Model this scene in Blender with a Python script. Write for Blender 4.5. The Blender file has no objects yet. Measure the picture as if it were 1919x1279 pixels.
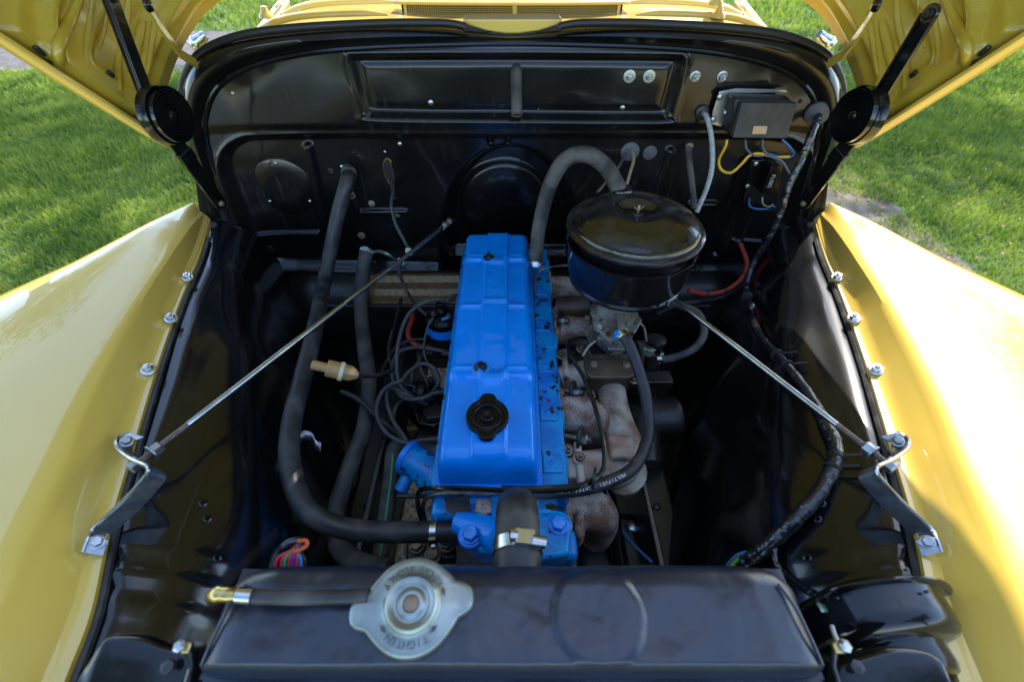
import bpy, math, random
import numpy as np
from mathutils import Vector, Matrix, noise
from mathutils.bvhtree import BVHTree
random.seed(7); np.random.seed(7)
S = bpy.context.scene
CZ = 1.62          # camera height
F = 850.0          # focal length in photo pixels
R2 = math.sqrt(.5)
# ------------------------------------------------------------------ camera
cd = bpy.data.cameras.new('camera'); cam = bpy.data.objects.new('camera', cd); S.collection.objects.link(cam)
cam.location = (0, 0, CZ); cam.rotation_euler = (math.radians(45), 0, 0)
cd.sensor_width = 36; cd.lens = 36*F/1919; cd.clip_start = .02; cd.clip_end = 500
cd.dof.use_dof = True; cd.dof.focus_distance = .86; cd.dof.aperture_fstop = 4.2
S.camera = cam
# ------------------------------------------------------------------ world, sun, exposure
SUN_EL, SUN_AZ = math.radians(50), math.radians(27)   # azimuth: from +Y towards +X
w = bpy.data.worlds.new('World'); S.world = w; w.use_nodes = True
nt = w.node_tree; bg = nt.nodes['Background']
sky = nt.nodes.new('ShaderNodeTexSky'); sky.sky_type = 'NISHITA'; sky.sun_disc = False
sky.sun_elevation = SUN_EL; sky.sun_rotation = SUN_AZ; sky.air_density = 1.0; sky.dust_density = .7; sky.ozone_density = 1.3
nt.links.new(sky.outputs[0], bg.inputs[0]); bg.inputs[1].default_value = .15
sd = bpy.data.lights.new('sun', 'SUN'); sun = bpy.data.objects.new('sun', sd); S.collection.objects.link(sun)
sd.energy = 2.2; sd.angle = math.radians(.5); sd.color = (1, .95, .86)
sdir = Vector((math.sin(SUN_AZ)*math.cos(SUN_EL), math.cos(SUN_AZ)*math.cos(SUN_EL), math.sin(SUN_EL)))
sun.rotation_euler = sdir.to_track_quat('Z', 'Y').to_euler()
vs = S.view_settings; vs.view_transform = 'Standard'; vs.look = 'None'; vs.gamma = 1; vs.use_curve_mapping = False
vs.exposure = 2.1
try:
    S.cycles.use_denoising = True; S.cycles.max_bounces = 8
except Exception: pass

# ------------------------------------------------------------------ helpers
def P(px, py, h=None, Y=None, x=None, d=None):
    """point of the place on the sight line through photo pixel, at depth h below eye, distance Y, side x"""
    u = (px-960)/F; v = (py-640)/F; H = R2*(1-v); D = R2*(1+v)
    if h is not None: d = h/D
    elif Y is not None: d = Y/H
    elif x is not None: d = x/u
    return Vector((u*d, H*d, CZ-D*d))
def V(x, Y, h): return Vector((x, Y, CZ-h))
def pix(p):
    h = CZ-p[2]; d = R2*(p[1]+h); return 960+F*p[0]/d, 640+F*(h-p[1])/(h+p[1])
def crom(pts, n=8, closed=False):
    pts = [Vector(p) for p in pts]; out = []; N = len(pts)
    if N < 3 and not closed:
        return [pts[0].lerp(pts[-1], i/n) for i in range(n+1)]
    segs = N if closed else N-1
    for i in range(segs):
        if closed: a, b, c, d = pts[i-1], pts[i], pts[(i+1) % N], pts[(i+2) % N]
        else:
            b, c = pts[i], pts[i+1]
            a = pts[i-1] if i else b*2-c
            d = pts[i+2] if i+2 < N else c*2-b
        for k in range(n):
            t = k/n
            out.append(.5*((2*b)+(c-a)*t+(2*a-5*b+4*c-d)*t*t+(3*b-a-3*c+d)*t**3))
    if not closed: out.append(pts[-1].copy())
    return out
def interp(tab, y):
    if y <= tab[0][0]:
        a, b = tab[0], tab[1]
    elif y >= tab[-1][0]: a, b = tab[-2], tab[-1]
    else:
        for a, b in zip(tab, tab[1:]):
            if a[0] <= y <= b[0]: break
    t = (y-a[0])/(b[0]-a[0]); return a[1]+(b[1]-a[1])*t
def smooth_tab(tab, n=10):
    return [(p.x, p.y) for p in crom([Vector((a, b, 0)) for a, b in tab], n)]
def sst(a, b, x):
    t = min(1, max(0, (x-a)/(b-a))); return t*t*(3-2*t)
OFF = {}
def thing(name, label, cat, loc, group=None, kind=None):
    o = bpy.data.objects.new(name, None); S.collection.objects.link(o); o.location = loc; o.empty_display_size = .03
    o['label'] = label; o['category'] = cat
    if group: o['group'] = group
    if kind: o['kind'] = kind
    OFF[o.name] = Vector(loc); return o
def tag(o, label=None, cat=None, group=None, kind=None):
    if label: o['label'] = label
    if cat: o['category'] = cat
    if group: o['group'] = group
    if kind: o['kind'] = kind
    return o
class MB:
    def __init__(s): s.v = []; s.f = []
    def add(s, vs, fs):
        n = len(s.v); s.v += [Vector(p) for p in vs]; s.f += [tuple(i+n for i in f) for f in fs]; return s
    def box(s, c, size, rot=None):
        x, y, z = [k/2 for k in size]; M = rot or Matrix.Identity(3); c = Vector(c)
        vs = [c+M@Vector((i*x, j*y, k*z)) for i in (-1, 1) for j in (-1, 1) for k in (-1, 1)]
        return s.add(vs, [(0, 1, 3, 2), (4, 6, 7, 5), (0, 4, 5, 1), (2, 3, 7, 6), (0, 2, 6, 4), (1, 5, 7, 3)])
    def bar(s, a, b, wdt, th, nrm):
        a, b = Vector(a), Vector(b); y = (b-a).normalized(); n = Vector(nrm); n = (n-y*n.dot(y)).normalized(); x = y.cross(n)
        M = Matrix((x, y, n)).transposed(); return s.box((a+b)/2, (wdt, (b-a).length, th), M)
    def tube(s, pts, r, seg=12, cap=True, ell=None):
        pts = [Vector(p) for p in pts]; N = len(pts); rr = r if hasattr(r, '__len__') else [r]*N
        T = [(pts[min(i+1, N-1)]-pts[max(i-1, 0)]).normalized() for i in range(N)]
        u = T[0].orthogonal().normalized(); vs = []
        for i in range(N):
            u = (u-T[i]*u.dot(T[i])).normalized(); w_ = T[i].cross(u)
            for k in range(seg):
                a = 2*math.pi*k/seg; vs.append(pts[i]+(u*math.cos(a)+w_*math.sin(a))*rr[i])
        fs = [(i*seg+k, i*seg+(k+1) % seg, (i+1)*seg+(k+1) % seg, (i+1)*seg+k) for i in range(N-1) for k in range(seg)]
        if cap: fs += [tuple(reversed(range(seg))), tuple((N-1)*seg+k for k in range(seg))]
        return s.add(vs, fs)
    def lathe(s, o, ax, prof, seg=40, ref=None, shape=None):
        """prof = [(radius, height along ax)]"""
        o = Vector(o); ax = Vector(ax).normalized(); u = Vector(ref) if ref else ax.orthogonal()
        u = (u-ax*u.dot(ax)).normalized(); w_ = ax.cross(u); vs = []; fs = []
        for r, z in prof:
            for k in range(seg):
                a = 2*math.pi*k/seg; q = r*(shape(a, r) if shape else 1)
                vs.append(o+ax*z+(u*math.cos(a)+w_*math.sin(a))*max(q, 1e-5))
        for i in range(len(prof)-1):
            for k in range(seg): fs.append((i*seg+k, i*seg+(k+1) % seg, (i+1)*seg+(k+1) % seg, (i+1)*seg+k))
        fs.append(tuple(reversed(range(seg)))); fs.append(tuple((len(prof)-1)*seg+k for k in range(seg)))
        return s.add(vs, fs)
    def grid(s, rows, close=False):
        n = len(rows[0]); vs = [p for r in rows for p in r]; fs = []
        for i in range(len(rows)-1):
            for j in range(n if close else n-1):
                fs.append((i*n+j, i*n+(j+1) % n, (i+1)*n+(j+1) % n, (i+1)*n+j))
        return s.add(vs, fs)
    def prism(s, outline, ext):
        o = [Vector(p) for p in outline]; e = Vector(ext); n = len(o)
        fs = [tuple(range(n)), tuple(reversed(range(n, 2*n)))]+[(i, i+n, (i+1) % n+n, (i+1) % n) for i in range(n)]
        return s.add(o+[p+e for p in o], fs)
    def hexhead(s, o, ax, r, hh, washer=1.45, ref=None):
        if washer: s.lathe(o, ax, [(r*washer, 0), (r*washer, r*.22), (r*washer*.93, r*.28), (r*.9, r*.3)], 20)
        z = r*.28 if washer else 0
        return s.lathe(o, ax, [(r, z), (r, z+hh*.85), (r*.86, z+hh), (r*.3, z+hh*1.02)], 6, ref)
    def ribbon(s, pts, half, thick):
        """flat strip: pts with width vectors"""
        return s
    def build(s, name, m, parent=None, smooth=True, bevel=0, sub=0, solid=0, ang=38, fix=True):
        me = bpy.data.meshes.new(name); off = OFF[parent.name] if parent else Vector((0, 0, 0))
        me.from_pydata([tuple(p-off) for p in s.v], [], s.f); me.validate()
        if fix:
            import bmesh
            b = bmesh.new(); b.from_mesh(me); bmesh.ops.recalc_face_normals(b, faces=b.faces); b.to_mesh(me); b.free()
        if smooth:
            me.shade_smooth(); me.set_sharp_from_angle(angle=math.radians(ang))
        me.materials.append(m); o = bpy.data.objects.new(name, me); S.collection.objects.link(o)
        if parent: o.parent = parent
        OFF[o.name] = off
        if solid:
            q = o.modifiers.new('solid', 'SOLIDIFY'); q.thickness = solid; q.offset = 0
        if bevel:
            q = o.modifiers.new('bevel', 'BEVEL'); q.width = bevel; q.segments = 3; q.limit_method = 'ANGLE'; q.angle_limit = math.radians(40)
            q.harden_normals = False
        if sub:
            q = o.modifiers.new('sub', 'SUBSURF'); q.levels = sub; q.render_levels = sub
        return o
def text_mb(strg, size, M, mb=None, ext=.0006, align='CENTER'):
    """raised lettering; M: 4x4 placing the text plane"""
    cu = bpy.data.curves.new('t', 'FONT'); cu.body = strg; cu.size = size; cu.extrude = ext; cu.align_x = align; cu.align_y = 'CENTER'; cu.resolution_u = 2
    ob = bpy.data.objects.new('t', cu); S.collection.objects.link(ob)
    dg = bpy.context.evaluated_depsgraph_get(); me = ob.evaluated_get(dg).to_mesh()
    vs = [M@v.co for v in me.vertices]; fs = [tuple(p.vertices) for p in me.polygons]
    bpy.data.objects.remove(ob); bpy.data.curves.remove(cu)
    mb = mb or MB(); mb.add(vs, fs); return mb
def frame(o, x, y):
    x = Vector(x).normalized(); z = x.cross(Vector(y)).normalized(); y = z.cross(x)
    M = Matrix((x, y, z)).transposed().to_4x4(); M.translation = Vector(o); return M

# ------------------------------------------------------------------ materials
def mat(name, c1, c2=None, ns=20, nlo=.4, nhi=.6, rough=.5, r2=None, metal=0, coat=0, crough=.03, bump=0, bs=200, spec=.5,
        speck=0, wave=0, wvs=6, streak=0, c3=None, n3=60, t3=.62, detail=6, aniso=0):
    m = bpy.data.materials.new(name); m.use_nodes = True; t = m.node_tree; N, L = t.nodes, t.links
    b = N['Principled BSDF']; tc = N.new('ShaderNodeTexCoord')
    b.inputs['Metallic'].default_value = metal; b.inputs['Roughness'].default_value = rough
    b.inputs['Coat Weight'].default_value = coat; b.inputs['Coat Roughness'].default_value = crough
    b.inputs['Specular IOR Level'].default_value = spec
    def nz(scale, det=detail):
        n = N.new('ShaderNodeTexNoise'); n.inputs['Scale'].default_value = scale; n.inputs['Detail'].default_value = det
        L.new(tc.outputs['Object'], n.inputs['Vector']); return n
    def mr(src, a, b_, lo, hi):
        q = N.new('ShaderNodeMapRange'); q.inputs[1].default_value = a; q.inputs[2].default_value = b_; q.inputs[3].default_value = lo; q.inputs[4].default_value = hi
        L.new(src, q.inputs[0]); return q.outputs[0]
    def mix(f, A, B):
        q = N.new('ShaderNodeMix'); q.data_type = 'RGBA'; L.new(f, q.inputs[0])
        for s_, val in ((6, A), (7, B)):
            if isinstance(val, tuple): q.inputs[s_].default_value = (*val, 1)
            else: L.new(val, q.inputs[s_])
        return q.outputs[2]
    col = c1; n1 = None
    if c2 or r2 is not None: n1 = nz(ns)
    if c2: col = mix(mr(n1.outputs[0], nlo, nhi, 0, 1), c1, c2)
    if c3: col = mix(mr(nz(n3, 4).outputs[0], t3, t3+.05, 0, 1), col, c3)
    if streak:
        mp = N.new('ShaderNodeMapping'); mp.inputs['Scale'].default_value = (130, 130, 7); L.new(tc.outputs['Object'], mp.inputs[0])
        sn = N.new('ShaderNodeTexNoise'); sn.inputs['Scale'].default_value = 1; sn.inputs['Detail'].default_value = 3; L.new(mp.outputs[0], sn.inputs[0])
        a = mr(sn.outputs[0], .55, .72, 0, 1); g = mr(nz(5.5, 2).outputs[0], .50, .62, 0, streak); q = N.new('ShaderNodeMath'); q.operation = 'MULTIPLY'; L.new(a, q.inputs[0]); L.new(g, q.inputs[1])
        col = mix(q.outputs[0], col, (.06, .058, .052))
    if speck:
        v = N.new('ShaderNodeTexVoronoi'); v.inputs['Scale'].default_value = 160; L.new(tc.outputs['Object'], v.inputs['Vector'])
        a = mr(v.outputs['Distance'], .0, .10, 1, 0); g = mr(nz(7, 2).outputs[0], .48, .62, 0, speck)
        q = N.new('ShaderNodeMath'); q.operation = 'MULTIPLY'; L.new(a, q.inputs[0]); L.new(g, q.inputs[1])
        q2 = N.new('ShaderNodeMath'); q2.operation = 'MULTIPLY'; L.new(q.outputs[0], q2.inputs[0])
        L.new(mr(v.outputs['Color'], .75, .85, 0, 1), q2.inputs[1])
        col = mix(q2.outputs[0], col, (.42, .40, .36))
    if isinstance(col, tuple): b.inputs['Base Color'].default_value = (*col, 1)
    else: L.new(col, b.inputs['Base Color'])
    if r2 is not None: L.new(mr(n1.outputs[0], .35, .65, rough, r2), b.inputs['Roughness'])
    last = None
    if wave:
        n = nz(wvs, 1); q = N.new('ShaderNodeBump'); q.inputs['Strength'].default_value = 1; q.inputs['Distance'].default_value = wave
        L.new(n.outputs[0], q.inputs['Height']); last = q
        L.new(q.outputs[0], b.inputs['Coat Normal'])
    if bump:
        n = nz(bs, 4); q = N.new('ShaderNodeBump'); q.inputs['Strength'].default_value = 1; q.inputs['Distance'].default_value = bump
        L.new(n.outputs[0], q.inputs['Height'])
        if last: L.new(last.outputs[0], q.inputs['Normal'])
        last = q
        if not wave and coat: L.new(q.outputs[0], b.inputs['Coat Normal'])
    if last: L.new(last.outputs[0], b.inputs['Normal'])
    return m
YEL = (.70, .465, .08)
m_yel = mat('yellow_paint', YEL, (.73, .49, .09), ns=3, rough=.32, coat=1, crough=.015, wave=.0006, wvs=9)
m_yel_shade = mat('yellow_paint_shaded', (.46, .31, .022), (.52, .36, .035), ns=9, rough=.3, coat=.7, crough=.12, wave=.004, wvs=14, bump=.0004, bs=300)  # same yellow paint, base colour darkened to carry the shade under the hood
m_blk = mat('gloss_black_paint', (.004, .004, .005), (.007, .007, .007), ns=6, rough=.25, r2=.32, coat=1, crough=.11, spec=.06, wave=.0008, wvs=8, speck=.6, bump=.00008, bs=350)
m_fw = mat('firewall_black_paint', (.0035, .0035, .004), (.007, .0065, .006), ns=5, rough=.26, r2=.36, coat=.65, crough=.09, spec=.2, wave=.0015, wvs=10, streak=.45, speck=.35, bump=.00015, bs=300)
m_blk2 = mat('dirty_black_paint', (.006, .006, .006), (.018, .016, .013), ns=22, rough=.38, r2=.6, coat=.4, crough=.2, bump=.0006, bs=160, speck=1)
m_rad = mat('radiator_satin_black', (.006, .011, .026), (.009, .015, .032), ns=7, rough=.36, r2=.42, coat=.4, crough=.26, wave=.0012, wvs=14, bump=.0003, bs=330)  # blue in the base colour stands in for reflected sky
m_rub = mat('black_rubber', (.020, .019, .019), (.075, .070, .062), ns=24, nlo=.48, nhi=.75, rough=.38, r2=.62, bump=.0003, bs=260)
m_rub2 = mat('dusty_rubber', (.04, .038, .036), (.10, .09, .078), ns=25, rough=.6, r2=.8, bump=.0004, bs=300)
m_plug = mat('plug_wire_rubber', (.045, .043, .042), (.075, .07, .065), ns=40, rough=.45, r2=.6)
m_blued = mat('dark_plated_steel', (.42, .45, .49), (.52, .52, .50), ns=55, nlo=.5, nhi=.7, rough=.22, r2=.4, metal=.9, bump=.0003, bs=150)
m_lid = mat('dusty_black_lid', (.005, .005, .005), (.022, .020, .018), ns=26, nlo=.50, nhi=.70, rough=.16, r2=.42, coat=.8, crough=.07, spec=.3, speck=1, bump=.0004, bs=120)
m_grease = mat('greasy_steel', (.02, .025, .03), (.10, .13, .16), ns=90, nlo=.5, nhi=.65, rough=.3, metal=.6)
m_seal = mat('seal_rubber', (.015, .015, .016), rough=.45, bump=.0003, bs=150)
BLU = (.0, .155, .72)
m_blu = mat('blue_engine_paint', (.0, .225, .78), (.0, .25, .83), ns=12, rough=.4, spec=.15, coat=.75, crough=.03, wave=.002, wvs=28, bump=.0001, bs=220)
m_blu2 = mat('worn_blue_engine_paint', (.0, .20, .60), (.0, .32, .70), ns=25, rough=.4, spec=.2, coat=.5, crough=.12, bump=.0012, bs=90, c3=(.03, .022, .018), n3=52, t3=.585)
m_blu3 = mat('greasy_blue_block', (.0, .06, .22), (.0, .13, .45), ns=18, rough=.4, coat=.5, crough=.2, bump=.0015, bs=70, c3=(.012, .011, .01), n3=20, t3=.5)
m_chr = mat('bright_zinc', (.72, .72, .70), (.58, .58, .56), ns=40, rough=.16, r2=.3, metal=1)
m_zinc = mat('zinc_plate', (.50, .52, .53), (.36, .38, .38), ns=60, rough=.3, r2=.45, metal=1, bump=.0002, bs=200)
m_cap = mat('radiator_cap_zinc', (.34, .375, .345), (.25, .28, .26), ns=30, rough=.34, r2=.46, metal=.85, bump=.00015, bs=300)
m_brz = mat('old_bronze', (.20, .14, .09), (.28, .2, .13), ns=50, rough=.5, metal=.6, bump=.0004, bs=200)
m_brass = mat('brass', (.65, .48, .18), (.45, .33, .13), ns=60, rough=.28, metal=1)
m_rod = mat('steel_rod', (.46, .47, .46), (.30, .30, .27), ns=25, rough=.18, r2=.34, metal=1)
m_thr = mat('rusty_thread', (.30, .24, .2), (.2, .14, .1), ns=60, rough=.45, metal=.8)
m_cast = mat('rusty_cast_iron', (.50, .42, .36), (.24, .13, .08), ns=24, nlo=.38, nhi=.58, rough=.75, bump=.0012, bs=180, c3=(.06, .030, .018), n3=520, t3=.55)
m_man = mat('heat_stained_casting', (.56, .49, .40), (.28, .17, .10), ns=18, nlo=.40, nhi=.62, rough=.6, bump=.0009, bs=160, c3=(.10, .055, .03), n3=16, t3=.60)
m_rust = mat('rusty_boss', (.30, .13, .07), (.48, .36, .27), ns=28, rough=.7, bump=.001, bs=120)
m_stain = mat('oil_stained_casting', (.07, .045, .028), (.14, .095, .06), ns=14, rough=.45, coat=.3, crough=.3, bump=.001, bs=120)
m_carb = mat('aged_carburettor_alloy', (.30, .275, .21), (.16, .14, .10), ns=22, rough=.42, r2=.6, metal=.35, bump=.0008, bs=150, c3=(.05, .04, .03), n3=90, t3=.60)
m_pla = mat('black_plastic', (.015, .015, .015), (.03, .028, .026), ns=30, rough=.38, bump=.0003, bs=250)
m_bak = mat('bakelite', (.004, .004, .005), rough=.3, spec=.12, coat=.25, crough=.06)
m_mod = mat('grey_black_plastic', (.035, .035, .036), (.05, .05, .048), ns=60, rough=.55, bump=.0004, bs=500)
m_amb = mat('amber_plastic', (.42, .25, .08), (.34, .19, .06), ns=20, rough=.35, coat=.3, crough=.2)
m_cream = mat('cream_plastic', (.62, .53, .35), rough=.45)
m_red = mat('red_cable', (.48, .05, .028), (.36, .04, .025), ns=25, rough=.45)
m_cbl = mat('woven_grey_cable', (.24, .26, .25), (.36, .38, .37), ns=160, rough=.6, bump=.0008, bs=300)
m_tape = mat('glossy_black_tape', (.010, .011, .013), (.02, .02, .024), ns=40, rough=.18, coat=.8, crough=.12, bump=.0028, bs=75)
m_grom = mat('grey_grommet', (.10, .10, .11), (.07, .07, .075), ns=50, rough=.6)
m_tan = mat('tan_label', (.52, .33, .20), rough=.6)
m_toe = mat('bronze_toe_board', (.16, .095, .04), (.26, .16, .07), ns=90, rough=.35, metal=.3, bump=.0006, bs=400)
m_wht = mat('faded_white_print', (.42, .42, .42), rough=.6)
m_wht2 = mat('white_print', (.75, .75, .73), rough=.6)
m_glass = mat('dark_window_glass', (.01, .012, .015), rough=.05, coat=1)
m_dark = mat('dark_cavity', (.004, .004, .004), rough=.7)
def wirem(n, c): return mat(n, c, rough=.4)
m_w = {k: wirem(k+'_wire_insulation', c) for k, c in dict(orange=(.8, .14, .02), red=(.55, .02, .04), green=(.02, .30, .12), purple=(.14, .03, .24), sky=(.03, .28, .52),
       yellow=(.75, .40, .02), blue=(.03, .13, .30), grey=(.09, .10, .13), lime=(.16, .42, .04), white=(.6, .6, .58), black=(.015, .015, .015), tan=(.3, .22, .12)).items()}

# ------------------------------------------------------------------ the ground
def ground_h(x, y): return .02*noise.noise(Vector((x*.35, y*.35, 0)))
def sheet(name, x0, x1, y0, y1, z, nx, ny, m, label, kind='structure'):
    rows = [[Vector((x0+(x1-x0)*i/nx, y0+(y1-y0)*j/ny, z)) for i in range(nx+1)] for j in range(ny+1)]
    o = MB().grid(rows).build(name, m); o['kind'] = kind; o['label'] = label; return o
m_soil = mat('mossy_soil', (.03, .07, .010), (.06, .12, .018), ns=2.2, rough=.9, bump=.02, bs=20, c3=(.12, .075, .045), n3=5, t3=.66)
m_path = mat('pale_gravel_path', (.13, .115, .11), (.085, .075, .07), ns=9, rough=.9, bump=.01, bs=60)
m_litter = mat('earth_with_leaf_litter', (.17, .13, .11), (.09, .07, .05), ns=7, rough=.95, bump=.01, bs=50, c3=(.06, .1, .02), n3=5, t3=.6)
sheet('ground', -150, 150, -150, 150, 0, 4, 4, m_soil, 'flat lawn soil under and around the yellow truck')
sheet('path', -60, -1.5, 6.35, 8.6, .004, 60, 2, m_path, 'pale gravel path crossing behind the truck')
sheet('verge', .75, 2.75, 1.3, 3.6, .006, 10, 10, m_litter, 'bare earth strip with leaf litter beside the truck')
sheet('gravel_pad', -.75, .75, -2, 4, .008, 10, 30, mat('dark_gravel', (.16, .11, .06), (.025, .018, .012), ns=60, rough=.9, bump=.02, bs=60), 'dark gravel seen through gaps below the engine')
def blades(name, n, reg, hgt, wid, m, label, lean=.5):
    x0, x1, y0, y1 = reg; x = np.random.uniform(x0, x1, n); y = np.random.uniform(y0, y1, n)
    keep = ~((y > 6.3) & (y < 8.65) & (x < -1.5)) & ~((np.abs(x) < .85) & (y < 5)) & ~((x > .75) & (x < 2.55+.25*np.sin(y*9)) & (y > 1.3) & (y < 3.5) & (np.random.rand(n) > .13))
    x, y = x[keep], y[keep]; n = len(x)
    cl = np.sin(x*3.1+1.3*np.sin(y*2.3))*np.cos(y*2.7+x)*.35+1
    hh = hgt*np.random.uniform(.5, 1.3, n)*cl; a = np.random.uniform(0, 2*np.pi, n); l = np.random.uniform(0, lean, n)*hh*1.6; b = np.random.uniform(0, 2*np.pi, n)
    wx, wy = np.cos(a)*wid/2, np.sin(a)*wid/2; co = np.empty((n, 5, 3))
    lx, ly = np.cos(b)*l, np.sin(b)*l
    for k, (s, t, q) in enumerate(((-1, 0, 0), (1, 0, 0), (-.8, .55, .3), (.8, .55, .3), (0, 1, 1))):
        co[:, k, 0] = x+s*wx+lx*q; co[:, k, 1] = y+s*wy+ly*q; co[:, k, 2] = hh*t
    me = bpy.data.meshes.new(name); base = (np.arange(n)*5)[:, None]
    me.from_pydata(co.reshape(-1, 3), [], np.concatenate([(base+np.array([[0, 1, 3]])), (base+np.array([[0, 3, 2]])), (base+np.array([[2, 3, 4]]))]).tolist())
    at = me.attributes.new('rnd', 'FLOAT', 'POINT'); at.data.foreach_set('value', np.repeat(np.random.rand(n), 5).astype('f'))
    me.materials.append(m); o = bpy.data.objects.new(name, me); S.collection.objects.link(o); o['kind'] = 'stuff'; o['label'] = label; o['category'] = 'grass'
    return o
def leafmat(name, a, b, tr=.35, ns=2.0):
    m = bpy.data.materials.new(name); m.use_nodes = True; t = m.node_tree; N, L = t.nodes, t.links; bs = N['Principled BSDF']; bs.inputs['Roughness'].default_value = .5
    at = N.new('ShaderNodeAttribute'); at.attribute_name = 'rnd'; tc = N.new('ShaderNodeTexCoord'); nz = N.new('ShaderNodeTexNoise'); nz.inputs['Scale'].default_value = ns
    L.new(tc.outputs['Object'], nz.inputs[0]); ad = N.new('ShaderNodeMath'); ad.operation = 'MULTIPLY_ADD'; ad.inputs[1].default_value = .55
    L.new(at.outputs['Fac'], ad.inputs[0]); mm = N.new('ShaderNodeMapRange'); mm.inputs[1].default_value = .35; mm.inputs[2].default_value = .65; mm.inputs[4].default_value = .5
    L.new(nz.outputs[0], mm.inputs[0]); L.new(mm.outputs[0], ad.inputs[2]); q = N.new('ShaderNodeMix'); q.data_type = 'RGBA'; q.inputs[6].default_value = (*a, 1); q.inputs[7].default_value = (*b, 1)
    L.new(ad.outputs[0], q.inputs[0]); L.new(q.outputs[2], bs.inputs['Base Color'])
    tl = N.new('ShaderNodeBsdfTranslucent'); L.new(q.outputs[2], tl.inputs[0]); ms = N.new('ShaderNodeMixShader'); ms.inputs[0].default_value = tr
    L.new(bs.outputs[0], ms.inputs[1]); L.new(tl.outputs[0], ms.inputs[2]); L.new(ms.outputs[0], N['Material Output'].inputs[0]); return m
m_gr = leafmat('grass_blades', (.06, .16, .012), (.36, .42, .06), .45, 2.2)
blades('grass', 110000, (-5, -.8, .2, 6.2), .055, .0075, m_gr, 'lush uneven green lawn left of the truck')
blades('grass', 110000, (.8, 5, .2, 6.2), .05, .0075, m_gr, 'green lawn with sunlit patches right of the truck')
blades('grass', 60000, (-11, -5, .8, 6.3), .07, .016, m_gr, 'outer lawn at far left of the truck')
blades('grass', 60000, (5, 11, .8, 9), .07, .016, m_gr, 'outer lawn at far right of the truck')
blades('grass', 110000, (-16, 16, 6.2, 18), .09, .03, m_gr, 'far lawn beyond the gravel path')
def litter(n, reg):
    mb = MB()
    for i in range(n):
        x, y = random.uniform(*reg[:2]), random.uniform(*reg[2:]); c = Vector((x, y, random.uniform(.02, .055))); s = random.uniform(.005, .019); a = random.uniform(0, 6.3)
        u = Vector((math.cos(a), math.sin(a), random.uniform(-.3, .3)))*s; v = Vector((-math.sin(a), math.cos(a), random.uniform(-.3, .3)))*s*.6
        mb.add([c-u, c-v*.9-u*.2, c+u, c+v-u*.2, c+Vector((0, 0, s*.25))], [(0, 1, 4), (1, 2, 4), (2, 3, 4), (3, 0, 4)])
    return mb
o = litter(520, (1.0, 4, .8, 5)).build('fallen_leaves', mat('dry_leaves', (.34, .11, .05), (.28, .17, .10), ns=5, rough=.8)); tag(o, 'scattered dry russet leaves on the right lawn', 'leaves', kind='stuff')
o = litter(130, (-4, -1, .8, 5)).build('fallen_leaves', mat('dry_leaves_left', (.30, .13, .07), (.25, .17, .10), ns=5, rough=.8)); tag(o, 'sparse dry leaves on the left lawn', 'leaves', kind='stuff')

# ------------------------------------------------------------------ trees that shade the lawn
m_leaf = leafmat('tree_leaves', (.030, .075, .012), (.085, .15, .022), .35, .8)
m_bark = mat('bark', (.10, .075, .055), (.06, .045, .035), ns=9, rough=.9, bump=.02, bs=18)
def tree(x, y, H, cr, label, nl=9000, seed=1, gap=.35):
    rnd = random.Random(seed); t = thing('tree', label, 'tree', (x, y, 0), 'trees around the lawn'); mb = MB(); top = Vector((x, y, H*.62))
    mb.tube(crom([(x, y, -.1), (x+.05, y, H*.2), (x-.1, y+.08, H*.42), top], 5), [ .3-.012*i for i in range(16)], 10)
    cl = []
    for k in range(16):
        a = rnd.uniform(0, 6.28); r = cr*rnd.uniform(.45, .95); e = Vector((x+math.cos(a)*r, y+math.sin(a)*r, H*rnd.uniform(.52, 1.0)))
        s = Vector((x, y, H*rnd.uniform(.3, .6))); mb.tube(crom([s, s.lerp(e, .5)+Vector((0, 0, .3)), e], 4), [.1-.009*i for i in range(9)], 6); cl.append(e)
        cl.append(e.lerp(Vector((x, y, H*.75)), .45)+Vector((rnd.uniform(-.6, .6), rnd.uniform(-.6, .6), rnd.uniform(-.3, .8))))
    mb.build('trunk', m_bark, t)
    n = nl; C = np.array([c[:] for c in cl]); idx = np.random.randint(0, len(C), n); q = np.random.normal(0, 1, (n, 3)); q /= np.linalg.norm(q, axis=1)[:, None]
    rad = cr*gap*np.random.uniform(.3, 1, n)**.5; p = C[idx]+q*rad[:, None]*np.array([1, 1, .7])
    u = np.random.normal(0, 1, (n, 3)); u /= np.linalg.norm(u, axis=1)[:, None]; v = np.cross(u, np.random.normal(0, 1, (n, 3))); v /= np.linalg.norm(v, axis=1)[:, None]
    s = np.random.uniform(.07, .14, n)[:, None]; co = np.stack([p-u*s, p+v*s*.5, p+u*s, p-v*s*.5], 1)-np.array([x, y, 0])
    me = bpy.data.meshes.new('crown'); me.from_pydata(co.reshape(-1, 3), [], (np.arange(n)[:, None]*4+np.arange(4)).tolist())
    at = me.attributes.new('rnd', 'FLOAT', 'POINT'); at.data.foreach_set('value', np.repeat(np.random.rand(n), 4).astype('f')); me.materials.append(m_leaf)
    c = bpy.data.objects.new('crown', me); S.collection.objects.link(c); c.parent = t
TREES = [(-1.4, 8.9, 8.5, 3.0, 'broad leafy tree across the path behind the truck', 4200), (6.0, 9.6, 8.5, 2.9, 'leafy tree across the path to the right', 4500),
         (11.5, 5.5, 10, 3.6, 'tall leafy tree far right of the truck', 7000), (-5.5, -4.5, 8, 3.0, 'leafy tree behind the viewer at left', 8000),
         (5.5, -5, 9, 3.2, 'leafy tree behind the viewer at right', 8000), (-11, 8, 10, 3.8, 'tall leafy tree left of the lawn', 7000)]
for i, a in enumerate(TREES): tree(*a, seed=i+3)

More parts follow.
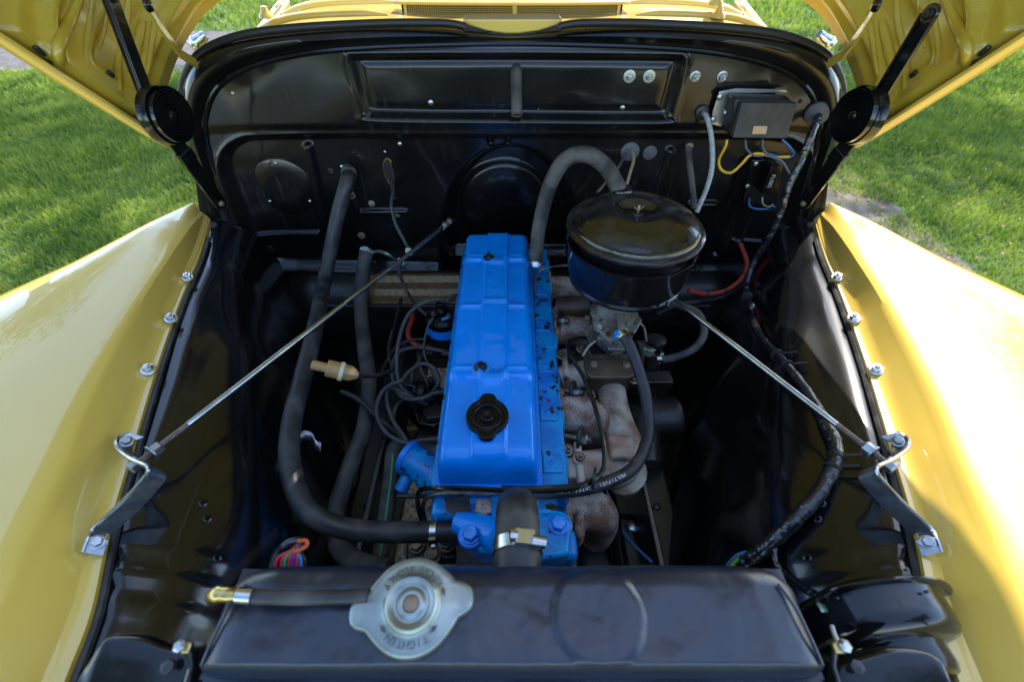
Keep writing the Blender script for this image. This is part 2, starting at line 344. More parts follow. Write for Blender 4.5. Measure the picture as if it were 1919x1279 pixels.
# ------------------------------------------------------------------ firewall
LF = 1.08
fw = thing('firewall', 'glossy black pressed steel firewall closing the back of the engine bay', 'firewall', V(0, LF, 1.0))
def seg_d(px, py, a, b):
    ax, ay = a; bx, by = b; dx, dy = bx-ax, by-ay; t = max(0, min(1, ((px-ax)*dx+(py-ay)*dy)/(dx*dx+dy*dy))); return math.hypot(px-ax-t*dx, py-ay-t*dy)
def poly_sd(px, py, pl):
    n = len(pl); dmin = 1e9; inside = False
    for i in range(n):
        a, b = pl[i], pl[(i+1) % n]; dmin = min(dmin, seg_d(px, py, a, b))
        if (a[1] > py) != (b[1] > py) and px < (b[0]-a[0])*(py-a[1])/(b[1]-a[1])+a[0]: inside = not inside
    return -dmin if inside else dmin
def roundpoly(pl, k=4): return [(p.x, p.y) for p in crom([Vector((a, b, 0)) for a, b in pl], k, True)]
POLY_MAIN = roundpoly([(425, 300), (432, 272), (455, 255), (500, 249), (700, 247), (960, 247), (1250, 247), (1440, 250), (1490, 262), (1508, 290), (1495, 335), (1470, 420), (1452, 480), (1430, 500), (1390, 505), (1200, 506),
                       (960, 508), (700, 500), (560, 497), (515, 490), (488, 470), (462, 410), (438, 345)], 2)
POLY_TOP = roundpoly([(662, 112), (668, 100), (690, 97), (960, 96), (1240, 98), (1268, 101), (1275, 114), (1256, 190), (1248, 212), (1228, 219), (960, 217), (712, 214), (692, 208), (684, 190)], 2)
RIBS = [((578, 276), (606, 400), 11, .013), ((1256, 284), (1222, 378), 9, .012), ((1398, 306), (1338, 470), 12, -.010), ((1428, 306), (1376, 470), 7, .008), ((488, 437), (596, 437), 5, .009),
        ((680, 398), (760, 397), 6, .008), ((1296, 384), (1338, 384), 8, .010), ((1374, 450), (1446, 450), 4, .008), ((918, 254), (920, 272), 6, -.014), ((953, 254), (951, 272), 6, -.014),
        ((880, 497), (1300, 497), 3, .004)]
def nsst(a, b, x):
    t = np.clip((x-a)/(b-a), 0, 1); return t*t*(3-2*t)
def nseg(px, py, a, b):
    dx, dy = b[0]-a[0], b[1]-a[1]; t = np.clip(((px-a[0])*dx+(py-a[1])*dy)/(dx*dx+dy*dy), 0, 1); return np.hypot(px-a[0]-t*dx, py-a[1]-t*dy)
def npoly(px, py, pl):
    dm = np.full(px.shape, 1e9); ins = np.zeros(px.shape, bool); n = len(pl)
    for i in range(n):
        a, b = pl[i], pl[(i+1) % n]; dm = np.minimum(dm, nseg(px, py, a, b))
        if a[1] != b[1]: ins ^= ((a[1] > py) != (b[1] > py)) & (px < (b[0]-a[0])*(py-a[1])/(b[1]-a[1])+a[0])
    return np.where(ins, -dm, dm)
def fw_offs(px, py):
    o = np.zeros(px.shape)
    sdm = npoly(px, py, POLY_MAIN); o += .022*nsst(-14, 5, sdm)+.003*np.exp(-((sdm-3)/7)**2)
    o += .006*nsst(245, 222, py)
    sdt = npoly(px, py, POLY_TOP); o -= .013*nsst(4, -12, sdt); o += .003*np.exp(-((sdt-4)/7)**2)-.004*np.exp(-((sdt+14)/7)**2)
    ex = (px-957)/126; ey = (py-440)/160; rr_ = np.where(py < 440, np.hypot(ex, ey), np.abs(ex))
    o -= .10*nsst(1.08, .84, rr_); r2 = np.hypot((px-945)/100, (py-410)/86)
    o += .020*np.sqrt(np.clip(1-r2*r2, 0, 1))*nsst(1, .8, r2)
    for a, b, wd, hh in RIBS: o += hh*nsst(wd*1.15, wd*.35, nseg(px, py, a, b))
    return o
def fw_off(px, py): return float(fw_offs(np.array([float(px)]), np.array([float(py)]))[0])
AX = smooth_tab([(-.76, .62), (-.745, .42), (-.725, .345), (-.69, .305), (-.62, .265), (-.5, .235), (-.35, .215), (-.2, .205), (0, .198)], 6)
def top_h(x): return interp(AX, -abs(x))
def half_w(h): return .715+.06*sst(.35, .62, h)
NX, NZ = 620, 360
ss = np.linspace(-1, 1, NX+1); ht = np.array([top_h(x*.715*.99) for x in ss]); tt = np.linspace(0, 1, NZ+1)[:, None]
hh_ = ht[None, :]+(1.0-ht[None, :])*tt; q_ = np.clip((hh_-.35)/.27, 0, 1); xx_ = ss[None, :]*(.715+.06*q_*q_*(3-2*q_))
dd_ = R2*(LF+hh_); PX, PY = 960+F*xx_/dd_, 640+F*(hh_-LF)/(hh_+LF)
of_ = fw_offs(PX, PY)+.022*np.clip((np.abs(xx_)-.60)/.12, 0, None)**2
for f_, a_ in ((5, .0012), (11, .0006)):
    of_ += a_*np.sin(xx_*f_*2.1+np.sin(hh_*f_*1.7)*1.5)*np.cos(hh_*f_*1.9+xx_*f_*.7)
rows = [[Vector((xx_[j, i], LF-of_[j, i], CZ-hh_[j, i])) for i in range(NX+1)] for j in range(NZ+1)]
MB().grid(rows).build('panel', m_fw, fw, ang=60)
# rolled rim around the firewall
Cc = [(392, 410), (368, 330), (346, 255), (341, 190), (350, 140), (382, 100), (450, 73), (560, 57), (700, 48), (840, 52), (960, 66)]
Bb = [(408, 410), (386, 330), (362, 258), (357, 196), (369, 152), (402, 118), (468, 93), (570, 78), (700, 70), (840, 68), (960, 72)]
Aa = [(430, 410), (408, 330), (388, 262), (388, 210), (404, 170), (440, 140), (500, 116), (590, 98), (700, 89), (840, 84), (960, 82)]
def mir(L): return L+[(1921-a, b) for a, b in reversed(L[:-1])]
rimrows = []
for L, Y in ((Aa, 1.052), ([(a[0]*.6+b[0]*.4, a[1]*.6+b[1]*.4) for a, b in zip(Aa, Bb)], 1.036), (Bb, 1.022), ([(a[0]*.5+b[0]*.5, a[1]*.5+b[1]*.5) for a, b in zip(Bb, Cc)], 1.026), (Cc, 1.050)):
    rimrows.append(crom([P(x, y, Y=Y) for x, y in mir(L)], 8))
rimrows.append([p+Vector((0, .05, .002)) for p in rimrows[-1]])
MB().grid(rimrows).build('rolled_rim', m_fw, fw, ang=70)
bead = crom([P(x, y, Y=1.045) for x, y in mir(Aa)], 8)
MB().tube(bead, .0055, 8).build('rim_bead', m_blk, fw)
# blanking disc and fixings
def fwp(px, py, lift=0.0): 
    p = P(px, py, Y=LF); o = fw_off(px, py)+lift+.022*max(0, (abs(p.x)-.60)/.12)**2
    return P(px, py, Y=LF-o)
NF = Vector((0, -1, 0))
dc = fwp(535, 352); dsk = MB().lathe(dc, NF, [(.074, -.002), (.074, .0010), (.0725, .0018), (.04, .0026), (.001, .003)], 64).build('blanking_disc', m_fw, fw)
for a in (90, 215, 325):
    q = dc+Vector((math.cos(math.radians(a))*.063, -.0016, math.sin(math.radians(a))*.063)); MB().lathe(q, NF, [(.0042, 0), (.004, .0015), (.002, .003), (.0003, .0032)], 12).build('screw', m_zinc, dsk)
def stud(px, py, r, m, hexed=True, washer=1.6, lift=0):
    mb = MB(); q = fwp(px, py, lift); mb.hexhead(q, NF, r, r*.8, washer)
    if hexed: mb.lathe(q, NF, [(r*.42, 0), (r*.42, r*2), (r*.3, r*2.1)], 10)
    return mb.build('bolt', m, fw, ang=30)
m_wash = mat('pale_washer', (.55, .56, .50), (.40, .41, .36), ns=60, rough=.45, metal=.6)
for px, py in ((1180, 143), (1217, 143)):
    q = fwp(px, py); b = stud(px, py, .0062, m_zinc, washer=1.2, lift=.002)
    MB().lathe(q, NF, [(.0125, 0), (.0125, .0018), (.0115, .0022), (.005, .0022)], 24).build('washer', m_wash, fw)
for px, py in ((1303, 144), (1354, 144)): stud(px, py, .0078, m_zinc, washer=1.5)
for px, py, r in ((659, 366, .006), (678, 442, .0062), (745, 402, .005), (697, 382, .005)): stud(px, py, r, m_carb, washer=1.7)
for px, py, r in ((808, 192, .0058), (1167, 201, .0058), (437, 175, .004), (750, 270, .005), (722, 285, .003), (1010, 205, .001)):
    MB().lathe(fwp(px, py), NF, [(r, 0), (r*.95, r*.35), (r*.6, r*.55), (r*.1, r*.6)], 16).build('rivet', m_zinc, fw)
def hole(px, py, r, m=None, rim=.22):
    q = fwp(px, py); o = MB().lathe(q, NF, [(r, -.001), (r, .0010), (r*(1-rim*.5), .0018), (r*(1-rim), .0008), (r*(1-rim), -.004)], 24).build('hole_rim', m or m_brass, fw)
    MB().lathe(q, NF, [(r*(1-rim), -.002), (r*(1-rim), .0007), (r*.01, .0007)], 20).build('hole', m_dark, o)
for px, py, r, m in ((449, 464, .0125, m_brass), (456, 486, .006, m_blk2), (505, 468, .0125, m_blk2), (940, 198, .0045, m_brass), (663, 290, .0025, m_brass), (620, 320, .006, m_brz), (740, 371, .003, m_brass),
                     (1190, 320, .004, m_blk2), (1190, 342, .005, m_brz), (1466, 499, .004, m_brass), (1500, 190, .004, m_brass), (1334, 318, .002, m_zinc), (1376, 318, .002, m_zinc)): hole(px, py, r, m)
# oval port with cable
ov = [(724, 298), (732, 302), (736, 318), (740, 336), (736, 346), (729, 343), (722, 328), (719, 310)]
ovp = [fwp(x, y, .001) for x, y in roundpoly(ov, 4)]
MB().tube(ovp+[ovp[0]], .0013, 6).build('port_rim', m_brass, fw); MB().prism([p+Vector((0, -.0004, 0)) for p in ovp], (0, .003, 0)).build('port_opening', m_dark, fw)
# rubber plugs
gr = MB().lathe(fwp(1181, 284), NF, [(.022, -.001), (.022, .003), (.018, .006), (.008, .0065)], 28).build('grommet', m_grom, fw)
MB().lathe(fwp(1218, 286), NF, [(.0165, -.001), (.0165, .003), (.012, .005), (.001, .005)], 28).build('rubber_plug', m_grom, fw)
MB().lathe(fwp(1316, 210), NF, [(.015, -.001), (.015, .006), (.010, .009), (.006, .009), (.006, .001)], 28).build('grommet', m_seal, fw)
MB().lathe(fwp(1532, 213), Vector((-.25, -1, -.1)), [(.025, -.004), (.025, .004), (.021, .007), (.01, .008)], 28).build('grommet', m_grom, fw)
MB().lathe(fwp(1292, 275), NF, [(.0095, -.001), (.0095, .003), (.006, .005)], 20).build('grommet', m_brz, fw)
# lower corner seals, toe board, lower lip
for s in (-1, 1):
    mx = lambda a: a if s < 0 else 1921-a
    c = crom([P(mx(a), b, Y=1.0) for a, b in ((380, 428), (402, 424), (408, 450), (425, 488), (440, 508), (470, 511))], 5)
    MB().tube(c, [.010]*len(c), 8).build('corner_seal', m_rub2, fw)
    pl = [P(mx(a), b, Y=1.02) for a, b in ((404, 418), (452, 428), (500, 515), (440, 512), (414, 470))]
    MB().prism(pl, (0, .006, 0)).build('corner_plate', m_fw, fw, bevel=.002)
toe = MB(); rr = []
for k in range(11):
    t = k/10; y = 512+62*t; Y = 1.045-.10*t; o = .004*math.sin(t*math.pi*5)
    rr.append([P(x, y, Y=Y-o) for x in np.linspace(692, 885, 20)])
toe.grid(rr).build('toe_board', m_toe, fw, solid=.003)
MB().grid([[P(x, 508, Y=1.062), P(x, 560, Y=1.0), P(x, 600, Y=.985), P(x, 640, Y=.98)] for x in np.linspace(540, 1380, 20)]).build('toe_panel', m_blk2, fw, solid=.003)
MB().bar(P(600, 577, Y=.93), P(1330, 577, Y=.93), .012, .02, (0, 0, 1)).build('lower_lip', m_blk2, fw, bevel=.003)

# drain tube
t = thing('drain_tube', 'short black rubber drain tube hanging from the top centre of the firewall', 'tube', fwp(968, 140))
pts = crom([fwp(968, 128, -.01), fwp(968, 136, .008), P(968, 170, Y=1.03), P(969, 215, Y=1.0)], 5); MB().tube(pts, .0115, 18).build('tube', m_rub2, t)
e = pts[-1]; dr = (pts[-1]-pts[-2]).normalized(); MB().lathe(e+dr*.0005, dr, [(.0116, 0), (.0116, .001), (.0085, .001), (.0085, -.0003)], 18).build('cut_end', m_brz, t)
MB().lathe(e+dr*.0004, dr, [(.0085, 0), (.0001, .0002)], 18).build('bore', m_dark, t)

# ------------------------------------------------------------------ cowl, vent, seals, windscreen
cw = thing('cowl_panel', 'yellow cowl panel with air vent between firewall and windscreen', 'cowl', V(0, 1.3, .2))
def cowl_h(x, Y):
    a = abs(x)/.665; base = .203+.010*a*a
    if abs(x) < .15: base += .010*sst(.15, 0, abs(x))*sst(1.2, 1.09, Y)
    return base+.35*(1-(1-min(a, 1)**9)**(1/3)) - .010*sst(1.12, 1.2, Y)*sst(.2, .5, a)
rows = []
for j in range(30):
    Y = 1.075+.5*(j/29)
    rows.append([V(x, Y+.05*(abs(x)/.665)**2*(1-j/29), cowl_h(x, Y)) for x in [.665*math.sin(math.pi/2*(-1+2*i/80)) for i in range(81)]])
MB().grid(rows).build('cowl_skin', m_yel, cw, ang=60)
# roll ridge on each side (pressed swage lines)
for yy, r in ((1.20, .010), (1.34, .012)):
    for s in (-1, 1):
        q = crom([V(s*x, yy+.02*(x/.6)**2, cowl_h(x, yy)-.001) for x in (.27, .33, .40, .47, .52, .56)], 5); MB().tube(q, [r*min(1, .3+i/6) for i in range(len(q))], 10).build('swage_ridge', m_yel, cw)
vt = MB(); vp = []
lidz = []
for k in range(3): lidz.append([V(x, 1.235+.06*k/2-.012*(1-(x/.26)**2), .180-.001*k) for x in np.linspace(-.262, .262, 25)])
MB().grid(lidz).build('vent_lid', m_yel, cw, solid=.004)
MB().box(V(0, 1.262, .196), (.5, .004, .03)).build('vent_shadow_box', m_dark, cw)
mesh = MB()
for i in range(96):
    x = -.236+.472*i/95; mesh.box(V(x, 1.250-.012*(1-(x/.26)**2), .194), (.0014, .0014, .024))
for k in range(6):
    for i in range(12):
        x0, x1 = -.236+.472*i/12, -.236+.472*(i+1)/12; z = .1845+.0036*k
        mesh.bar(V(x0, 1.249-.012*(1-(x0/.26)**2), z), V(x1, 1.249-.012*(1-(x1/.26)**2), z), .0012, .0012, (0, 0, 1))
tag(mesh.build('vent_mesh', m_yel_shade, cw, smooth=False), kind='stuff')
MB().box(V(.006, 1.232, .192), (.010, .006, .030)).build('vent_divider', m_yel, cw, bevel=.001)
for s in (-1, 1): MB().box(V(s*.238, 1.242, .192), (.007, .005, .026)).build('vent_post', m_yel, cw, bevel=.001)
# V shaped front lip in the middle
MB().prism([P(x, y, Y=1.04) for x, y in ((868, 36), (1054, 36), (1054, 44), (1010, 58), (972, 63), (948, 63), (912, 58), (868, 44))], (0, .05, 0)).build('centre_lip', m_yel, cw, bevel=.003)
for s, lb in ((-1, 'left'), (1, 'right')):
    mx = lambda a: a if s < 0 else 1921-a
    q = crom([P(mx(a), b, Y=Y) for a, b, Y in ((341, 240, 1.07), (338, 190, 1.07), (348, 137, 1.06), (378, 97, 1.05), (445, 68, 1.04), (545, 53, 1.035), (700, 44, 1.03), (820, 43, 1.025), (866, 48, 1.02), (872, 54, 1.02))], 8)
    o = MB().tube(q, [.0078-.003*abs(i/len(q)-.5) for i in range(len(q))], 10).build('weatherstrip', m_seal)
    tag(o, f'black rubber hood seal along the {lb} half of the cowl edge', 'seal', 'hood seals on the cowl')
    # chrome mirror arm
    t = thing('mirror_arm', f'bright chrome mirror arm on the {lb} side of the cowl', 'mirror arm', P(mx(368), 80, Y=1.25), 'chrome mirror arms')
    q = crom([P(mx(a), b, Y=Y) for a, b, Y in ((338, 62, 1.3), (352, 72, 1.28), (364, 84, 1.26), (372, 92, 1.24))], 4); MB().tube(q, .0085, 10).build('arm', m_chr, t)
    q = crom([P(mx(a), b, Y=Y) for a, b, Y in ((364, 84, 1.25), (376, 74, 1.25), (386, 64, 1.25))], 4); MB().tube(q, [.011, .013, .015, .013, .012, .011, .011, .01, .009], 10).build('clamp', m_chr, t)
    MB().prism([V(s*x, Y, h) for x, Y, h in ((.668, 1.14, .30), (.668, 1.62, .22), (.74, 1.62, 1.35), (.74, 1.10, 1.35))], (-s*.03, 0, 0)).build('cab_side', m_yel, cw, bevel=.01)
MB().box(V(0, 2.6, 1.14), (1.44, 3.0, .05)).build('cab_floor', m_blk2, cw)  # unseen slab, added to keep sun off the ground behind the firewall
MB().box(V(0, 1.23, .95), (1.46, .02, .70)).build('sun_stop_panel', m_blk2, cw)  # unseen panel added to block sun leaking in below the firewall
# windscreen and its frame at the back of the cowl
ws = thing('windscreen', 'dark windscreen above the yellow cowl', 'windscreen', V(0, 1.6, .1))
MB().prism([V(-.6, 1.585, .145), V(.6, 1.585, .145), V(.52, 1.85, -.35), V(-.52, 1.85, -.35)], (0, .006, 0)).build('glass', m_glass, ws)
MB().tube(crom([V(-.64, 1.56, .22), V(-.60, 1.58, .16), V(0, 1.575, .15), V(.60, 1.58, .16), V(.64, 1.56, .22)], 8), .012, 10).build('frame', m_yel, ws)
# wiper bosses
for a, b in ((497, 22), (1348, 22), (1344, -2)):
    q = P(a, b, Y=1.2); o = MB().lathe(q-Vector((0, 0, .01)), (0, 0, 1), [(.016, 0), (.014, .006), (.008, .011), (.006, .02), (.001, .021)], 20).build('boss', m_yel, cw)

# ------------------------------------------------------------------ hood raised above the bay
hd = thing('hood', 'raised yellow hood whose two side skirts hang at the top corners', 'hood', V(0, 1.0, .3))
HA = Vector((0, -.545, .839)); HU = Vector((0, .839, .545)); H0 = V(0, .865, .335)
prof = smooth_tab([(0, .660), (.08, .682), (.16, .678), (.25, .655), (.33, .61), (.40, .50), (.44, .3), (.455, 0)], 5)
def hoodp(s, k, side, inn=0):
    t, x = prof[k] if isinstance(k, int) else (k, interp(prof, k))
    x = x+.30*s*sst(.5, 0, t)*(1-s*.55) if t < .5 else x
    x = x*(1-.12*max(0, s-.4))
    return H0+HA*s+HU*t+Vector((side*(x-inn), 0, 0))
for side in (-1, 1):
    rows = []
    for i in range(28):
        s = -.015+1.12*i/27; rows.append([hoodp(s, k, side) for k in range(len(prof))])
    MB().grid(rows).build('hood_skin', m_yel_shade, hd, solid=.004, ang=70)
    lab = 'left' if side < 0 else 'right'
    # folded bottom flange
    rows = []
    for i in range(28):
        s = -.01+1.1*i/27; rows.append([hoodp(s, .0, side, q)+HU*z for q, z in ((-.004, .004), (-.003, -.004), (.006, -.007), (.018, -.004), (.020, .001))])
    MB().grid(rows).build('bottom_flange', m_yel, hd, solid=.002)
    # inner brace pan
    rows = []
    for i in range(60):
        s = .004+.225*i/59; row = []
        for j in range(70):
            t = .012+.43*j/69; e = min(s-.004, .229-s, (t-.012)*1.2); o = .020*sst(0, .014, e)
            r1 = abs(s-(.17+.02*math.sin(t*9))); o += .014*math.exp(-(r1/.010)**2)
            o -= .010*sst(.030, .018, abs(s-.095))*sst(.05, .08, t)
            o += .012*math.exp(-((s-.05-.08*(t-.2)**2)/.009)**2)*sst(.04, .1, t)
            o += .010*sst(.05, .03, math.hypot(s-.03, t-.05))
            row.append(hoodp(s, t, side, o+.004))
        rows.append(row)
    hbm = MB().grid(rows); hbv = BVHTree.FromPolygons(hbm.v, hbm.f); hbm.build('inner_brace', m_yel_shade, hd, ang=60, solid=.002)
    for RB, rr0 in (([(152, -10), (130, 40), (110, 90), (111, 130), (122, 158)], .0085), ([(175, -10), (168, 40), (161, 95), (166, 124)], .0045), ([(166, 124), (195, 140), (228, 158)], .0022),
                    ([(268, 40), (256, 90), (246, 140)], .008), ([(240, 0), (236, 50), (222, 110), (226, 170)], .006), ([(200, 0), (196, 50), (186, 90)], .004), ([(292, 20), (285, 80), (276, 140)], .005)):
        o_ = Vector((0, 0, CZ)); qq = []
        for a, b in RB:
            d_ = (P(a if side < 0 else 1921-a, b, d=1)-o_).normalized(); ht_ = hbv.ray_cast(o_, d_)
            if ht_[0] is not None: qq.append(ht_[0]-d_*rr0*.2)
        if len(qq) > 1:
            c_ = crom(qq, 7); MB().tube(c_, [rr0*(.35+.65*math.sin(math.pi*min(1, max(0, (k+.6)/len(c_))))**.4) for k in range(len(c_))], 12).build('brace_rib', m_yel_shade, hd)
    c = hoodp(.10, .055, side, .03); MB().box(c, (.006, .009, .014), Matrix.Rotation(.6, 3, 'X')).build('rubber_buffer', m_pla, hd, bevel=.003)
    c = hoodp(.19, .012, side, .022); MB().box(c, (.008, .018, .008), Matrix.Rotation(-1.0, 3, 'X')).build('rubber_buffer', m_pla, hd, bevel=.004)
    # yellow hood link
    mx = lambda a: a if side < 0 else 1921-a
    q = [P(mx(a), b, x=side*x) for a, b, x in ((262, -12, .57), (300, 50, .58), (338, 100, .595), (366, 118, .60))]
    t = thing('hood_link', f'bent yellow steel link beside the {lab} hood hinge', 'hood link', q[-1], 'yellow hood links')
    mb = MB()
    for a, b in zip(q, q[1:]): mb.bar(a-(b-a).normalized()*.004, b+(b-a).normalized()*.004, .016, .005, (side*.9, -.3, .1))
    mb.build('strap', m_yel_shade, t, bevel=.001); MB().lathe(q[0]+Vector((-side*.004, 0, -.014)), (-side, 0, 0), [(.010, 0), (.009, .004), (.004, .006)], 16).build('rivet', m_blk, t)
    # hinge: spring and arms
    C0 = P(mx(314), 217, x=side*.600)
    C0 = C0+Vector((0, 0, 0)); N0 = Vector((-side, -.12, .05)).normalized(); U0 = (Vector((0, 0, 1))-N0*N0.z).normalized(); W0 = N0.cross(U0)
    hg = MB().lathe(C0-N0*.022, N0, [(.047, .008), (.047, .024), (.0465, .026), (.045, .026), (.045, .010), (.001, .010)], 48); cupm = hg; hg = cupm.build('hinge', m_blk, hd)
    sp = []; turns = 8; n = turns*36
    mb = MB(); rows = []
    for i in range(n+1):
        a = 2*math.pi*i/36; r = .010+(.045-.010)*i/n; e = U0*math.cos(a)+W0*math.sin(a)
        rows.append([C0+e*(r-.0011)-N0*.012, C0+e*(r-.0011)+N0*.014, C0+e*(r+.0011)+N0*.014, C0+e*(r+.0011)-N0*.012])
    mb.grid(rows, True); mb.build('coil_spring', m_blk, hg, ang=50)
    MB().lathe(C0-N0*.012, N0, [(.010, 0), (.010, .022), (.006, .025), (.001, .025)], 20).build('pivot', m_blk, hg)
    a0, a1 = P(mx(285), 205, x=side*.625), P(mx(207), -5, x=side*.625)
    if side > 0: a1 = P(1744, 26, x=.60)
    ar = MB(); ar.bar(a0, a1, .026, .006, N0); ar.lathe(a1-N0*.003, N0, [(.013, 0), (.013, .006)], 20); ar.bar(a0+W0*.011, a1+W0*.011, .003, .012, N0); ar.build('upper_arm', m_blk, hg, bevel=.001)
    MB().hexhead(a1+N0*.003, N0, .006, .005, 1.3).build('bolt', m_blk2, hg)
    b0, b1 = P(mx(318), 250, x=side*.632), P(mx(413), 381, x=side*.668)
    ar = MB(); ar.bar(b0, b1, .028, .006, Vector((-side, -.5, 0))); ar.bar(b0.lerp(b1, .2)+Vector((-side*.004, -.004, 0)), b0.lerp(b1, .34)+Vector((-side*.004, -.004, 0)), .030, .012, Vector((-side, -.5, 0)))
    ar.lathe(b1, Vector((-side, -.5, 0)), [(.014, -.003), (.014, .003)], 20)
    ar.build('lower_arm', m_blk, hg, bevel=.001)
    MB().lathe(b1+Vector((-side*.003, -.002, 0)), Vector((-side, -.5, 0)), [(.007, 0), (.006, .004), (.002, .006)], 16).build('rivet', m_brz, hg)

# ------------------------------------------------------------------ fenders and aprons
APB = {}
def PS(px, py, s, lift):
    o = Vector((0, 0, CZ)); d = (P(px, py, d=1)-o).normalized(); hit = APB[s].ray_cast(o, d)
    if hit[0] is None: return P(px, py, h=.66)
    n = hit[1] if hit[1].dot(d) < 0 else -hit[1]; return hit[0]+n*lift
EDGE = smooth_tab([(-.15, -.42), (-.03, -.435), (.085, -.462), (.125, -.470), (.162, -.482), (.243, -.516), (.347, -.551), (.53, -.611), (.70, -.660), (.85, -.697), (1.0, -.745)], 6)
CREA = smooth_tab([(-.15, -.475), (-.03, -.50), (.143, -.537), (.214, -.559), (.312, -.587), (.41, -.619), (.63, -.673), (.76, -.694), (.87, -.715), (1.0, -.757)], 6)
XO = smooth_tab([(-.15, -1.22), (.2, -1.24), (.4, -1.21), (.55, -1.15), (.68, -1.075), (.778, -.965), (.877, -.865), (1.0, -.785)], 6)
HC = smooth_tab([(-.15, .56), (.05, .535), (.3, .53), (.6, .528), (.85, .528), (1.0, .56)], 4)
HO = smooth_tab([(-.15, .62), (.4, .60), (.55, .60), (.703, .612), (.778, .60), (.877, .577), (1.0, .575)], 4)
for s in (-1, 1):
    lab = 'left' if s < 0 else 'right'
    fd = thing('fender', f'glossy yellow {lab} front fender with bolted inner flange', 'fender', V(s*.6, .4, 1.0), 'front fenders')
    rows = []; ne = []
    for i in range(91):
        Y = -.15+1.16*i/90; xe = interp(EDGE, Y); xc = interp(CREA, Y); xo = interp(XO, Y); hc = interp(HC, Y); ho = interp(HO, Y)
        fx = xe+(xc-xe)*.36; 
        row = [(xe, .592), (xe, .579), (xe+(fx-xe)*.5, .578), (fx+.002, .575), (fx-.004, .568)]
        for k in range(1, 7): row.append((fx-.004+(xc+.004-fx+.004)*k/7, .568+(hc+.006-.568)*k/7))
        row += [(xc+.003, hc+.003), (xc-.003, hc-.002)]
        bl = .035+.02*sst(.9, .3, Y)
        for k in range(1, 27):
            w_ = k/26; row.append((xc-.003+(xo-xc)*w_, hc-.002-bl*(1-(1-2*w_)**2)*.9*(1-.45*w_)+(ho-hc)*w_**2))
        row += [(xo-.022, ho+.016), (xo-.045, ho+.045), (xo-.062, ho+.10), (xo-.07, ho+.2), (xo-.06, 1.0), (xo-.03, 1.25)]
        rows.append([V(-s*x if s > 0 else x, Y+.0, h) for x, h in row]) if s < 0 else rows.append([V(-x, Y, h) for x, h in row])
    MB().grid(rows).build('fender_skin', m_yel, fd, ang=30, solid=.0)
    # dent pressed below the rear bolts
    px_l = [(363, 457), (352, 521), (321, 598), (279, 694)]
    for a, b in px_l:
        a = a if s < 0 else 1921-a; q = P(a, b, h=.573); n = Vector((-s*.28, -.1, 1)).normalized(); bo = MB().hexhead(q, n, .0078, .0075, 1.5)
        bo.lathe(q, n, [(.0040, 0), (.0040, .0125), (.003, .013)], 10); bo.build('bolt', m_chr, fd, ang=30)
    # black gap line / rubber welt under the flange
    q = [V(s*-1*(interp(EDGE, Y)+.004) if s > 0 else interp(EDGE, Y)+.004, Y, .588) for Y in np.linspace(-.12, .93, 60)]
    tag(MB().tube(q, .0045, 6).build('welt', m_rub, fd))
    # inner apron
    ap = thing('fender_apron', f'glossy black {lab} inner fender apron curving down into the bay', 'apron', V(s*.45, .4, .9), 'inner fender aprons')
    pr = smooth_tab([(0, .594), (.10, .591), (.22, .596), (.36, .612), (.50, .645), (.66, .700), (.80, .775), (.90, .865), (.97, .96), (1.0, 1.06)], 5)
    rows = []
    for i in range(111):
        Y = -.12+1.205*i/110; xe = interp(EDGE, Y); wid = .235*(.72+.28*sst(.0, .35, Y)); back = sst(.74, .93, Y)
        row = []
        for u, h in pr:
            sh = math.sqrt(max(0, 1-max(0, (Y-.58)/.29)**2)) if Y < .87 else 0
            x = xe-.012+(wid+.012)*u; hh = h+.03*sst(.6, .0, sh)*u
            inner = u > .25
            # rounded wheelhouse end: rear edge falls away
            fall = sst(.60, .92, Y)*sst(.25, .9, u)*.30
            hh += fall*(1.06-h)/.4
            hh += .006*math.exp(-((u-.26)/.12)**2)*sst(.1, .3, Y)         # shallow valley beside the welt
            hh -= .013*math.exp(-((u-.50-.10*math.sin(Y*5))/.11)**2)*sst(.15, .4, Y)*sst(.85, .6, Y)+.006*math.exp(-((u-.78)/.06)**2)*math.sin(Y*16)**2         # long swage
            hh += .003*noise.noise(Vector((Y*5, u*3, s)))
            if Y < .26: hh += .0035*math.sin(Y*190)*math.exp(-((Y-.19)/.035)**2)*sst(1, .4, u)
            row.append(V(x if s < 0 else -x, Y, min(hh, 1.3)))
        rows.append(row)
    amb = MB().grid(rows); APB[s] = BVHTree.FromPolygons(amb.v, amb.f); amb.build('apron_skin', m_blk, ap, ang=70)
    # vertical swages on the inner wall
    for Y in (.40, .60):
        xe = interp(EDGE, Y); q = crom([V(s*-1*(xe+a) if s > 0 else xe+a, Y+b, h) for a, b, h in ((.150, 0, .735), (.192, -.01, .83), (.218, -.02, .93), (.232, -.03, 1.04))], 5)
        MB().tube(q, .012, 8).build('swage', m_blk, ap)
    for a, b in ((380, 946), (388, 975), (407, 1048)):
        q = PS(a if s < 0 else 1921-a, b, s, .001); MB().lathe(q, (-s*.6, 0, 1), [(.0055, -.003), (.0055, .002), (.0035, .003), (.0035, -.002)], 14).build('hole_rim', m_blk, ap)
    # brace bracket on the flange (a bent flat bar)
    BR = [(232, 818, .572), (222, 826, .566), (216, 836, .560), (248, 862, .548), (272, 880, .536), (266, 905, .540), (225, 945, .552), (180, 984, .562), (172, 1000, .562), (163, 1032, .560), (188, 1042, .566)]
    MX = (lambda a: a) if s < 0 else (lambda a: 1921-a)
    fb = thing('brace_bracket', f'bent zinc plated bar bolted to the {lab} fender flange holding the brace rod', 'bracket', P(MX(230), 900, h=.58), 'brace rod brackets')
    core = [P(MX(a), b, h=h) for a, b, h in BR]
